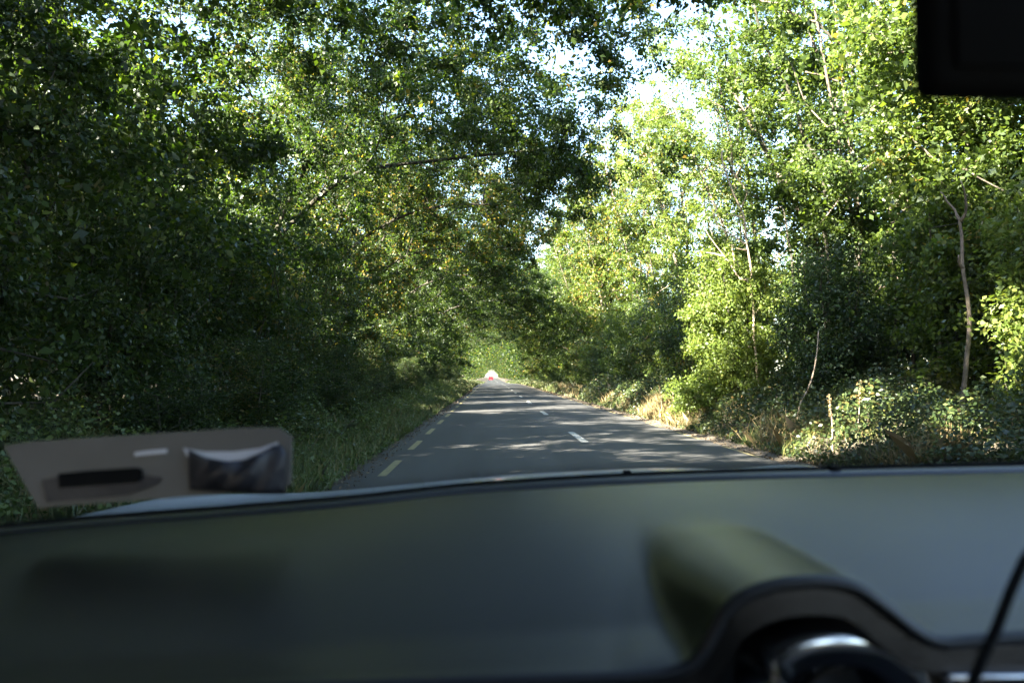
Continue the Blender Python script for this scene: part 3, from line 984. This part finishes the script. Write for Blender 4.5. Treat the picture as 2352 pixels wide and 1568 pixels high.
# bare sandy bank foot on the right
vy = ylines[(ylines > 3) & (ylines < 120)]
V, f = [], []
for y in vy:
    for kx in range(6):
        xx = XR - 0.16 + kx * 0.075 + (0.05 * math.sin(y * 2.1) + 0.04 * math.sin(y * 5.3)) * (1 if kx not in (0,) else 0.7)
        V.append((xx, y, max(gz(xx, y), float(road_z(y))) + 0.006 + 0.02 * math.sin(kx * 2 + y * 3) ** 2 * (kx in (2, 3, 4))))
for i in range(len(vy) - 1):
    for kx in range(5):
        a = i * 6 + kx
        f.append((a, a + 1, a + 7, a + 6))
tag(link("verge_soil", mesh_np("verge_soil", V, f, True), M["verge"]), kind="structure")


def stalk(label, px, py0, py1, y, lean, seed):
    r2 = np.random.default_rng(seed)
    p0 = atY(px, py0, y)
    base = Vector((p0.x, p0.y, gz(p0.x, p0.y)))
    top = atY(px + lean, py1, y)
    root = tag(empty("seed_stalk", base), label, "plant")
    h = top - base
    pts = [(0, 0, -0.03), tuple(h * 0.5 + Vector((0.02, 0.01, 0))), tuple(h)]
    pts = resample(pts, 0.05)
    link("stem", polyline_tube("stem", pts, np.linspace(0.009, 0.004, len(pts)), 6), M["dead"], root)
    n = 90
    t = np.linspace(0.6, 1.0, n)[:, None]
    C = np.array(h)[None] * t + r2.normal(size=(n, 3)) * 0.012
    link("seed_head", leaves_mesh("seed_head", C, 0.035, r2, up=0.1, aspect=0.5), M["dry"], root)
    return root


stalk("tall brown seed stalk among the brambles below the dark shrub", 1912, 1010, 905, 11.5, -8, 1)
stalk("curved brown seed stalk beside the sunlit bramble patch", 1965, 960, 872, 12.2, 12, 2)
stalk("short brown seed stalk behind the sunlit bramble patch", 1990, 960, 868, 12.8, 6, 3)
stalk("brown seed stalk leaning near the right edge above dry grass", 2192, 1060, 985, 9.5, -22, 4)
stalk("dry seed stalk in the sunlit verge grass left of the bright shrub", 1520, 920, 885, 22.0, -6, 5)
stalk("second dry seed stalk in the sunlit verge grass, closer to the bright shrub", 1548, 920, 880, 21.0, -5, 6)
# a tuft of bleached grass low on the right
p = atY(2200, 1062, 9.2)
b = np.array([p.x, p.y, gz(p.x, p.y)])
n = 420
d = norm(np.stack([rng.normal(size=n) * 0.6, rng.normal(size=n) * 0.6, np.abs(rng.normal(size=n)) * 0.7 + 0.15], 1))
T = d * rng.uniform(0.15, 0.5, n)[:, None]
T[:, 2] -= np.linalg.norm(T[:, :2], axis=1) * 0.3
S = norm(np.cross(d, np.array([[0.3, 0.2, 1.0]]))) * 0.006
B = rng.normal(size=(n, 3)) * np.array([[0.09, 0.09, 0.0]])
V = np.stack([B - S, B + S, B + T * 0.6 + S * 0.7 + np.array([0, 0, 0.05]), B + T, B + T * 0.6 - S * 0.7 + np.array([0, 0, 0.05])], 1)
tg = tag(empty("grass_tuft", b), "tuft of bleached dry grass low down near the right edge of the view", "plant")
link("blade", mesh_np("blade", V.reshape(-1, 3), np.arange(n * 5).reshape(n, 5)), M["dry"], tg)

# ------------------------------------------------------------------ woodland beyond, one far mass
r3 = np.random.default_rng(88)
C, A_, B_, ra_ = [], [], [], []
for y in np.arange(126, 640, 8):
    for side in (-1, 1):
        for row in (0, 1):
            x = (-6.3 if side < 0 else 7.2) + side * row * 6 + r3.uniform(-0.6, 0.6)
            yy = y + r3.uniform(-2, 2)
            z0 = gz(x, yy)
            h = r3.uniform(10, 14)
            n = 1500 if row == 0 else 700
            q = ellipsoid_points([((x - side * 1.2, yy, z0 + h * 0.58), (4.2, 4.2, h * 0.42), 1), ((x - side * 0.3, yy, z0 + 2.2), (2.0, 3.6, 2.4), 0.45), ((x - side * 4.5, yy, z0 + h * 0.68), (3.4, 3.8, h * 0.2), 0.8 if row == 0 else 0.0)], n, r3, 0.5)
            q = q[corridor(q - np.array([0, 0, float(road_z(yy))]), float(np.interp(yy, [130, 330, 640], [4.3, 2.8, 1.4])))]
            C.append(q[q[:, 2] > z0 + 0.1])
            A_.append((x, yy, z0 - 0.1)); B_.append((x - side * 0.6, yy, z0 + h * 0.5)); ra_.append(0.22)
for xe in (-4.5, -1.2, 2.1, 5.4, 8.7):
    C.append(ellipsoid_points([((xe, 655 + r3.uniform(-4, 4), float(road_z(655)) + 7.6), (3.0, 3.0, 4.6), 1)], 900, r3, 0.5))
    A_.append((xe, 658, float(road_z(658)) - 0.1)); B_.append((xe, 658, 6.0)); ra_.append(0.2)
C = np.vstack(C)
far_o = link("far_woodland", leaves_mesh("far_woodland", C, 0.45, r3), M["oak"])
tag(far_o, "leafy woodland closing over the far end of the road", kind="stuff")
tag(link("far_woodland_trunks", tubes_mesh("far_woodland_trunks", A_, B_, np.array(ra_), np.array(ra_) * 0.5, 6), M["bark"]), kind="stuff")


# ------------------------------------------------------------------ boxes and shells
def box_bm(bm, c, s, rot=None, bevel=0.0, seg=2):
    g = bmesh.ops.create_cube(bm, size=1)["verts"]
    bmesh.ops.scale(bm, vec=s, verts=g)
    if bevel:
        e = list({e for v in g for e in v.link_edges})
        g = bmesh.ops.bevel(bm, geom=e, offset=bevel, segments=seg, affect='EDGES', profile=0.5)["verts"]
        g = list({v for v in g} | set(v for v in bm.verts if v.select))
    return g


def box_mesh(name, c, s, bevel=0.0, rot=None, seg=3):
    bm = bmesh.new()
    bmesh.ops.create_cube(bm, size=1)
    bmesh.ops.scale(bm, vec=s, verts=bm.verts)
    if bevel:
        bmesh.ops.bevel(bm, geom=list(bm.edges), offset=bevel, segments=seg, affect='EDGES', profile=0.5)
    if rot is not None:
        bmesh.ops.rotate(bm, cent=(0, 0, 0), matrix=rot, verts=bm.verts)
    bmesh.ops.translate(bm, vec=c, verts=bm.verts)
    for f_ in bm.faces:
        f_.smooth = bevel > 0
    me = bpy.data.meshes.new(name)
    bm.to_mesh(me)
    bm.free()
    return me


def solid_prism(name, outline, x0, x1, bevel=0.0):
    """outline in (y, z), swept along x"""
    bm = bmesh.new()
    a = [bm.verts.new((x0, y, z)) for y, z in outline]
    b = [bm.verts.new((x1, y, z)) for y, z in outline]
    bm.faces.new(a)
    bm.faces.new(b[::-1])
    n = len(a)
    for i in range(n):
        bm.faces.new((a[i], b[i], b[(i + 1) % n], a[(i + 1) % n]))
    bmesh.ops.recalc_face_normals(bm, faces=bm.faces)
    if bevel:
        bmesh.ops.bevel(bm, geom=list(bm.edges), offset=bevel, segments=2, affect='EDGES')
    me = bpy.data.meshes.new(name)
    bm.to_mesh(me)
    bm.free()
    return me


# ------------------------------------------------------------------ red car far ahead
cy_, cx_ = 330.0, -0.1
rc = tag(empty("red_car", (cx_, cy_, float(road_z(cy_)) + 0.02)), "small red car with its brake lights on, far ahead on the road", "car")
prof = [(-2.0, 0.35), (-2.05, 0.8), (-1.85, 0.98), (-1.5, 1.42), (0.2, 1.48), (0.95, 1.02), (1.95, 0.82), (2.05, 0.4)]
link("body", solid_prism("body", prof, -0.86, 0.86, 0.05), M["redpaint"], rc)
m_ = solid_prism("rear_window", [(-1.93, 1.02), (-1.62, 1.38), (-1.55, 1.38), (-1.83, 1.02)], -0.62, 0.62)
link("rear_window", m_, M["carglass"], rc)
for sx in (-1, 1):
    link("tail_light", box_mesh("tail_light", (sx * 0.68, -2.03, 0.95), (0.3, 0.12, 0.34), 0.03), M["taillight"], rc)
    for wy in (-1.3, 1.3):
        bm = bmesh.new()
        bmesh.ops.create_cone(bm, cap_ends=True, segments=20, radius1=0.31, radius2=0.31, depth=0.2)
        bmesh.ops.rotate(bm, cent=(0, 0, 0), matrix=Matrix.Rotation(R(90), 3, 'Y'), verts=bm.verts)
        bmesh.ops.translate(bm, vec=(sx * 0.80, wy, 0.31), verts=bm.verts)
        me = bpy.data.meshes.new("wheel"); bm.to_mesh(me); bm.free()
        link("wheel", me, M["tyre"], rc)
link("bumper", box_mesh("bumper", (0, -2.06, 0.48), (1.66, 0.16, 0.26), 0.05), M["redpaint"], rc)
link("number_plate", box_mesh("number_plate", (0, -2.12, 0.72), (0.5, 0.03, 0.12), 0.005), M["plate"], rc)

# ------------------------------------------------------------------ the car the view looks out of
ROLL = 0.045                            # body leans to the left with the road's camber


def on_plane(px, py, h):
    """where the sight line meets the car's own level z = h + ROLL * x"""
    d = ray(px, py)
    t = (h - CAM.z + ROLL * CAM.x) / (d.z - ROLL * d.x)
    return CAM + d * t


car = tag(empty("car", (0, 0, 0)), "dark car interior with dashboard and silver bonnet around the camera", "car")
edge_px = [(-220, 1226), (-60, 1217), (0, 1212), (210, 1192), (560, 1165), (830, 1142), (1100, 1113), (1500, 1090), (1915, 1078), (2352, 1068), (2560, 1064)]
E = np.array([on_plane(px, py, 1.095) for px, py in edge_px])
lip_px = [(-500, 1640), (-60, 1600), (600, 1575), (1250, 1552), (1400, 1547), (1526, 1537), (1590, 1512), (1630, 1455), (1656, 1405), (1696, 1365), (1776, 1335), (1876, 1327), (1956, 1339), (2026, 1385), (2101, 1443), (2151, 1465), (2230, 1462), (2352, 1452), (2600, 1440)]
YL = 0.62
Lp = np.array([atY(px, py, YL) for px, py in lip_px])
Lp = resample(Lp, 0.006)
ns = 220
xs = np.linspace(Lp[0, 0], Lp[-1, 0], ns)
# arc-length samples along the lip so that its hump stays smooth
cum = np.concatenate([[0], np.cumsum(np.linalg.norm(np.diff(Lp, axis=0), axis=1))])
sl_ = np.linspace(0, cum[-1], ns)
Lip = np.stack([np.interp(sl_, cum, Lp[:, i]) for i in range(3)], 1)
Ed = resample(E, 0.01)
ex = np.interp(Lip[:, 0], [Lip[0, 0], Lip[-1, 0]], [Ed[0, 0], Ed[-1, 0]])
Edg = np.stack([ex, np.interp(ex, Ed[:, 0], Ed[:, 1]), np.interp(ex, Ed[:, 0], Ed[:, 2])], 1)
# level of the lip without the hump
flat = np.interp(Lip[:, 0], [Lip[0, 0], atY(1400, 1547, YL).x, atY(2151, 1465, YL).x, Lip[-1, 0]], [Lip[0, 2], atY(1400, 1547, YL).z, atY(2151, 1465, YL).z, Lip[-1, 2]])
hump = Lip[:, 2] - flat
rows = 46
V = []
for r_ in range(rows):
    t = r_ / (rows - 1)                 # 0 at the windscreen, 1 at the lip
    base = np.stack([Edg[:, 0] * (1 - t) + Lip[:, 0] * t, Edg[:, 1] * (1 - t) + Lip[:, 1] * t, Edg[:, 2] * (1 - t) + flat * t], 1)
    crown = 0.016 * math.sin(min(1, t * 1.15) * math.pi) * 0.9
    groove = -0.016 * math.exp(-((t - 0.075) / 0.022) ** 2)
    g = float(sstep(0.44, 0.72, t)) * (1 + 0.10 * math.sin(max(0, (t - 0.6) / 0.4) * math.pi))
    sx_ = 1 + 0.20 * float(sstep(0.0, 0.26, 1 - t))
    ccx = atY(1866, 1400, YL).x
    ht = np.interp((base[:, 0] - ccx) / sx_ + ccx, Lip[:, 0], hump)
    base[:, 2] += crown * (1 - float(sstep(0.9, 1.0, t))) + groove
    top_ = flat + ht
    kk = 0.0035
    lift = kk * np.logaddexp(0, np.clip((top_ - base[:, 2]) / kk, -40, 40))
    lift *= sstep(0.0, 0.010, ht) * float(sstep(0.35, 0.6, t))
    base[:, 2] += lift if r_ < rows - 1 else hump
    V.append(base)
V = np.array(V).reshape(-1, 3)
i = np.arange(ns - 1)[None] + np.arange(rows - 1)[:, None] * ns
f = np.stack([i, i + ns, i + ns + 1, i + 1], -1).reshape(-1, 4)
dash = link("dashboard", mesh_np("dashboard", V, f, True), M["dash"], car)
link("dash_seam", polyline_tube("dash_seam", Lip[::2] + np.array([0, -0.003, -0.002]), 0.0055, 8), M["trim"], dash)
link("windscreen_seal", polyline_tube("windscreen_seal", Ed[::4] + np.array([0, 0.006, 0.000]), 0.0045, 8), M["rubber"], car)
link("sensor_nub", box_mesh("sensor_nub", tuple(np.array(on_plane(1915, 1078, 1.095)) + np.array([0, 0, 0.0])), (0.014, 0.02, 0.012), 0.003), M["rubber"], dash)
# fascia below the lip: a facing band, then dark behind
low = Lip.copy()
hh = hump > 0.004
inner = Lip.copy()
inner[:, 2] -= 0.026
cxh = atY(1876, 1400, YL).x
inner[:, 0] = cxh + (inner[:, 0] - cxh) * np.where(hh, 0.86, 1.0)
inner[:, 1] -= 0.004
deep = inner.copy()
deep[:, 1] += 0.09
deep[:, 2] -= 0.004
rowsF = [Lip + np.array([0, -0.002, -0.006]), inner]
Vf = np.array(rowsF).reshape(-1, 3)
i = np.arange(ns - 1)
f = np.stack([i, i + ns, i + ns + 1, i + 1], -1)
link("fascia_band", mesh_np("fascia_band", Vf, f, True), M["dash"], dash)
Vf = np.array([inner, deep]).reshape(-1, 3)
link("visor_recess", mesh_np("visor_recess", Vf, f, True), M["trim"], dash)
# panel closing the dashboard below
bot = inner.copy()
bot[:, 2] = 0.62
bot[:, 1] += 0.06
top = deep.copy()
Vf = np.array([top, bot]).reshape(-1, 3)
link("lower_panel", mesh_np("lower_panel", Vf, f, True), M["trim"], car)
# instrument ring: glossy arch that mirrors the sky
ring_px = [(1735, 1600), (1742, 1540), (1762, 1490), (1800, 1455), (1860, 1437), (1930, 1434), (2000, 1445), (2050, 1475), (2100, 1520), (2140, 1590)]
ringp = resample([tuple(atY(px, py + 32, 0.65)) for px, py in ring_px], 0.008)
clu = link("instrument_cluster", box_mesh("instrument_cluster", tuple(atY(1930, 1580, 0.69)), (0.125, 0.012, 0.085), 0.004), M["gloss"], car)
link("bezel_ring", polyline_tube("bezel_ring", ringp, 0.0205, 18), M["chrome"], clu)
dial = resample([tuple(atY(px, py, 0.655)) for px, py in [(1840, 1600), (1856, 1565), (1910, 1535), (1976, 1524), (2045, 1532), (2095, 1560), (2110, 1600)]], 0.008)
link("dial_rim", polyline_tube("dial_rim", dial, 0.0035, 8), M["dash"], clu)
# trim strip and vent right of the cluster
vx = atY(2260, 1520, 0.63)
vent = link("air_vent", box_mesh("air_vent", (vx.x + 0.06, 0.630, vx.z - 0.026), (0.19, 0.03, 0.05), 0.008), M["gloss"], car)
link("trim_strip", box_mesh("trim_strip", (vx.x + 0.06, 0.613, vx.z - 0.004), (0.20, 0.012, 0.006), 0.002), M["chrome"], vent)
for k in range(3):
    link("slat", box_mesh("slat", (vx.x + 0.06, 0.611, vx.z - 0.018 - k * 0.011), (0.18, 0.02, 0.004), 0.0012), M["trim"], vent)

# bonnet
bx = np.linspace(-0.96, 0.92, 72)
zc = np.interp(bx, [-0.96, -0.93, -0.88, -0.80, -0.71, -0.60, -0.45, -0.30, -0.1, 0.07, 0.37, 0.55, 0.70, 0.80, 0.88, 0.92], [0.86, 0.92, 0.962, 0.990, 1.002, 0.999, 0.9925, 0.9955, 1.006, 1.0125, 1.012, 1.000, 1.006, 0.990, 0.95, 0.86])
zc = np.convolve(np.pad(zc, 2, mode='edge'), np.ones(5) / 5, mode='valid')
by = np.array([1.22, 1.3, 1.4, 1.5, 1.6, 1.7, 1.8, 1.9, 1.98, 2.06, 2.14, 2.22, 2.28, 2.32])
bz = np.array([0.022, 0.026, 0.026, 0.024, 0.019, 0.013, 0.007, 0.0, -0.012, -0.032, -0.062, -0.11, -0.20, -0.42])
X, Yb = np.meshgrid(bx, by)
Z = zc[None] + 0.010 + bz[:, None] + ROLL * X
nx, ny = len(bx), len(by)
i = np.arange(nx - 1)[None] + np.arange(ny - 1)[:, None] * nx
f = np.stack([i, i + 1, i + 1 + nx, i + nx], -1).reshape(-1, 4)
bon = link("bonnet", mesh_np("bonnet", np.stack([X, Yb, Z], -1).reshape(-1, 3), f, True), M["silver"], car)
p = atY(1440, 1083, 1.7)
link("washer_nozzle", box_mesh("washer_nozzle", tuple(p), (0.016, 0.012, 0.006), 0.002), M["rubber"], bon)
link("cowl", box_mesh("cowl", (-0.02, 1.26, 0.975), (1.7, 0.10, 0.05), 0.01), M["rubber"], car)
# front wings and bumper below the bonnet
for sx, x in ((-1, -0.93), (1, 0.89)):
    link("wing", box_mesh("wing", (x, 1.72, 0.62 + ROLL * x), (0.05, 1.1, 0.52), 0.02), M["silver"], car)
    bm = bmesh.new()
    bmesh.ops.create_cone(bm, cap_ends=True, segments=28, radius1=0.32, radius2=0.32, depth=0.2)
    bmesh.ops.rotate(bm, cent=(0, 0, 0), matrix=Matrix.Rotation(R(90), 3, 'Y'), verts=bm.verts)
    bmesh.ops.translate(bm, vec=(x + 0.09 * -sx, 1.65, 0.34 + (0.03 if sx < 0 else 0.06)), verts=bm.verts)
    me = bpy.data.meshes.new("wheel"); bm.to_mesh(me); bm.free()
    link("wheel", me, M["tyre"], car)
link("front_bumper", box_mesh("front_bumper", (-0.02, 2.36, 0.48), (1.8, 0.14, 0.36), 0.05), M["silver"], car)

# windscreen pane: from behind the dashboard's edge up to the roof
wl = Ed[::6] + np.array([0, 0.006, -0.004])
th = 0.005
topY, topZ = 0.22, 1.68
Wt = np.stack([wl[:, 0] * 0.86, topY + 0.10 * (1 - (wl[:, 0] / 0.9) ** 2), topZ - 0.03 * (wl[:, 0] / 0.9) ** 2 + ROLL * wl[:, 0]], 1)


def pane_pt(s, t):
    """s: 0..1 across, t: 0 foot .. 1 roof"""
    k = s * (len(wl) - 1)
    a = int(min(k, len(wl) - 2)); fr = k - a
    lo = wl[a] * (1 - fr) + wl[a + 1] * fr
    hi = Wt[a] * (1 - fr) + Wt[a + 1] * fr
    p_ = lo * (1 - t) + hi * t
    bulge = 0.03 * math.sin(t * math.pi)
    return np.array([p_[0], p_[1] + bulge, p_[2] + bulge])


nsx, nt_ = 40, 16
outer, innr = [], []
for b_ in range(nt_):
    for a_ in range(nsx):
        p_ = pane_pt(a_ / (nsx - 1), b_ / (nt_ - 1))
        innr.append(p_)
        outer.append(p_ + np.array([0, th * 0.55, th * 0.83]))
Vp = np.array(innr + outer)
i = (np.arange(nsx - 1)[None] + np.arange(nt_ - 1)[:, None] * nsx).reshape(-1)
no = nsx * nt_
f = [(a, a + 1, a + 1 + nsx, a + nsx) for a in i] + [(no + a, no + a + nsx, no + a + 1 + nsx, no + a + 1) for a in i]
rim = [(a, a + 1) for a in range(nsx - 1)] + [(nsx * b_ + nsx - 1, nsx * (b_ + 1) + nsx - 1) for b_ in range(nt_ - 1)] + [(no - 1 - a, no - 2 - a) for a in range(nsx - 1)] + [(nsx * (nt_ - 1 - b_), nsx * (nt_ - 2 - b_)) for b_ in range(nt_ - 1)]
f += [(a, no + a, no + b_, b_) for a, b_ in rim]
link("windscreen", mesh_np("windscreen", Vp, f, True), M["pane"], car)

# roof, pillars, doors, rear: the shell that keeps the cabin dark
roof_pts = []
link("roof", box_mesh("roof", (-0.02, -0.83, 1.70), (1.56, 2.1, 0.05), 0.02), M["silver"], car)
link("roof_lining", box_mesh("roof_lining", (-0.02, -0.83, 1.662), (1.46, 2.0, 0.02), 0.005), M["headliner"], car)
for sx in (0, -1):
    foot = wl[sx] + np.array([0.02 if sx else -0.02, 0.02, -0.05])
    head = Wt[sx] + np.array([0.03 if sx else -0.03, 0.0, 0.0])
    link("windscreen_pillar", polyline_tube("windscreen_pillar", [foot, foot * 0.5 + head * 0.5 + np.array([0, 0.02, 0.03]), head, head + np.array([0, -0.3, 0.03])], 0.042, 10), M["trim"], car)
for x in (-0.95, 0.91):
    link("door", box_mesh("door", (x, -0.3, 0.66 + ROLL * x), (0.07, 2.6, 0.82), 0.03), M["silver"], car)
    for yy in (-0.75, -1.75):
        link("door_pillar", box_mesh("door_pillar", (x * 0.9, yy, 1.36), (0.05, 0.12, 0.66), 0.015), M["trim"], car)
link("floor_pan", box_mesh("floor_pan", (-0.02, -0.35, 0.3), (1.74, 2.6, 0.06), 0.01), M["seat"], car)
link("rear_panel", box_mesh("rear_panel", (-0.02, -1.82, 0.98), (1.6, 0.06, 1.36), 0.02), M["seat"], car)
for x in (-0.42, 0.38):
    link("seat_backrest", box_mesh("seat_backrest", (x, -0.62, 0.88), (0.46, 0.14, 0.66), 0.05, Matrix.Rotation(R(-14), 3, 'X')), M["seat"], car)
    link("headrest", box_mesh("headrest", (x, -0.74, 1.32), (0.26, 0.09, 0.18), 0.035), M["seat"], car)

for sx in (-1, 1):
    link("roof_edge_blocker", polyline_tube("roof_edge_blocker", [(sx * 0.80 - 0.02, 0.36, 1.585 + ROLL * sx), (sx * 0.86 - 0.02, 0.1, 1.62 + ROLL * sx), (sx * 0.88 - 0.02, -0.8, 1.635 + ROLL * sx), (sx * 0.86 - 0.02, -1.85, 1.60 + ROLL * sx)], 0.085, 12), M["silver"], car)  # unseen roof edges, added to stop sun slipping in onto the dashboard

# rear-view mirror: dark housing seen close by
a = atY(2082, 234, 0.425)
mw_, mh_ = 0.235, 0.085
mc = Vector((a.x + mw_ / 2, 0.415, a.z + mh_ / 2 - 0.002))
mr = link("rear_view_mirror", box_mesh("rear_view_mirror", tuple(mc), (mw_, 0.02, mh_), 0.0095, seg=5), M["rubber"], car)
link("dark_mirror_face", box_mesh("dark_mirror_face", (mc.x, mc.y - 0.0108, mc.z), (mw_ - 0.03, 0.003, mh_ - 0.026), 0.001), M["rubber"], mr)  # mirror's dark reflection put in as a matt black face
link("mirror_stem", polyline_tube("mirror_stem", [(mc.x + 0.02, mc.y + 0.01, mc.z + 0.02), (mc.x + 0.02, mc.y + 0.04, mc.z + 0.12), (mc.x + 0.01, mc.y + 0.05, 1.62)], 0.011, 10), M["trim"], mr)

# ------------------------------------------------------------------ disc holder stuck to the glass
def strip(name, pts_top, pts_bot, m, parent, depth_off=0.0, thick=0.003):
    """a curved card between two pixel rows, standing at the glass (y from the pane), with thickness"""
    bm = bmesh.new()
    fr, bk = [], []
    for row in (pts_top, pts_bot):
        fr.append([bm.verts.new(Vector(q) + Vector((0, -depth_off, 0))) for q in row])
        bk.append([bm.verts.new(Vector(q) + Vector((0, -depth_off + thick, 0))) for q in row])
    n = len(pts_top)
    for i in range(n - 1):
        bm.faces.new((fr[0][i], fr[1][i], fr[1][i + 1], fr[0][i + 1]))
        bm.faces.new((bk[0][i], bk[0][i + 1], bk[1][i + 1], bk[1][i]))
        bm.faces.new((fr[0][i], fr[0][i + 1], bk[0][i + 1], bk[0][i]))
        bm.faces.new((fr[1][i], bk[1][i], bk[1][i + 1], fr[1][i + 1]))
    for e_ in (0, n - 1):
        bm.faces.new((fr[0][e_], bk[0][e_], bk[1][e_], fr[1][e_]))
    bmesh.ops.recalc_face_normals(bm, faces=bm.faces)
    me = bpy.data.meshes.new(name)
    bm.to_mesh(me)
    bm.free()
    return link(name, me, m, parent)


HY = 0.93


def hp(px, py, y=HY):
    return atY(px, py, y) - hbase


def rowpx(pts, n=24):
    pts = np.array(pts, float)
    t = np.linspace(pts[0, 0], pts[-1, 0], n)
    return np.stack([t, np.interp(t, pts[:, 0], pts[:, 1])], 1)


hbase = atY(350, 1165, HY)
holder = tag(empty("disc_holder", hbase), "beige card holder with dark pouch stuck low on the windscreen", "card holder")
tp = rowpx([(8, 1024), (60, 1014), (350, 996), (560, 982), (630, 981), (655, 986), (670, 1002)])
bt = rowpx([(88, 1166), (180, 1158), (350, 1146), (560, 1130), (640, 1124), (660, 1120), (668, 1112)])
strip("backing_card", [hp(*q) for q in tp], [hp(*q) for q in bt], M["card"], holder)
tp = rowpx([(140, 1086), (200, 1080), (320, 1072), (330, 1078)]); bt = rowpx([(142, 1118), (200, 1114), (320, 1106), (330, 1100)])
strip("dark_slot", [hp(*q) for q in tp], [hp(*q) for q in bt], M["rubber"], holder, 0.006)
tp = rowpx([(100, 1100), (200, 1084), (300, 1082), (372, 1096)]); bt = rowpx([(112, 1152), (200, 1146), (300, 1134), (366, 1110)])
strip("card_sleeve", [hp(*q) for q in tp], [hp(*q) for q in bt], M["pouch"], holder, 0.0035, 0.002)
tp = rowpx([(312, 1038), (340, 1034), (385, 1030)]); bt = rowpx([(312, 1046), (340, 1043), (385, 1039)])
strip("paper_edge", [hp(*q) for q in tp], [hp(*q) for q in bt], M["paper"], holder, 0.0035, 0.002)
# pouch: a sagging dark sleeve with a white paper showing along its mouth
pt = rowpx([(432, 1032), (470, 1050), (520, 1060), (560, 1056), (600, 1040), (628, 1022), (645, 1022), (655, 1040)], 40)
pb = rowpx([(436, 1124), (520, 1130), (600, 1134), (655, 1134)], 40)
front = []
pouch_rows = []
nr = 9
bm = bmesh.new()
grid = []
for r_ in range(nr):
    t = r_ / (nr - 1)
    row = []
    for k in range(40):
        px = pt[k, 0] * (1 - t) + pb[k, 0] * t
        py = pt[k, 1] * (1 - t) + pb[k, 1] * t
        s_ = k / 39
        belly = 0.018 * math.sin(s_ * math.pi) * (0.55 + 0.45 * math.sin(t * math.pi)) + 0.0025 * math.sin(s_ * 19 + t * 6)
        row.append(bm.verts.new(hp(px, py, HY - 0.007 - belly)))
    grid.append(row)
back = [[bm.verts.new(v.co + Vector((0, 0.0012, 0))) for v in row] for row in grid]
for r_ in range(nr - 1):
    for k in range(39):
        bm.faces.new((grid[r_][k], grid[r_ + 1][k], grid[r_ + 1][k + 1], grid[r_][k + 1])).smooth = True
        bm.faces.new((back[r_][k], back[r_][k + 1], back[r_ + 1][k + 1], back[r_ + 1][k])).smooth = True
for k in range(39):
    bm.faces.new((grid[0][k], grid[0][k + 1], back[0][k + 1], back[0][k]))
    bm.faces.new((grid[-1][k], back[-1][k], back[-1][k + 1], grid[-1][k + 1]))
me = bpy.data.meshes.new("pouch"); bm.to_mesh(me); bm.free()
pouch = link("pouch", me, M["pouch"], holder)
tp = rowpx([(424, 1028), (470, 1036), (540, 1036), (600, 1028), (640, 1014)]); bt = rowpx([(432, 1046), (470, 1068), (540, 1076), (600, 1062), (640, 1034)])
strip("paper", [hp(*q) for q in tp], [hp(*q) for q in bt], M["paper"], pouch, 0.0045, 0.0012)

# black cable slanting down over the right of the dashboard
cab = [atY(2560, 1100, 0.60), atY(2440, 1190, 0.57), atY(2352, 1288, 0.545), atY(2290, 1440, 0.53), atY(2225, 1585, 0.52), atY(2190, 1700, 0.515)]
o = link("cable", polyline_tube("cable", resample([tuple(p_) for p_ in cab], 0.02), 0.0036, 8), M["rubber"])
tag(o, "thin black cable slanting down in front of the dashboard on the right", "cable")
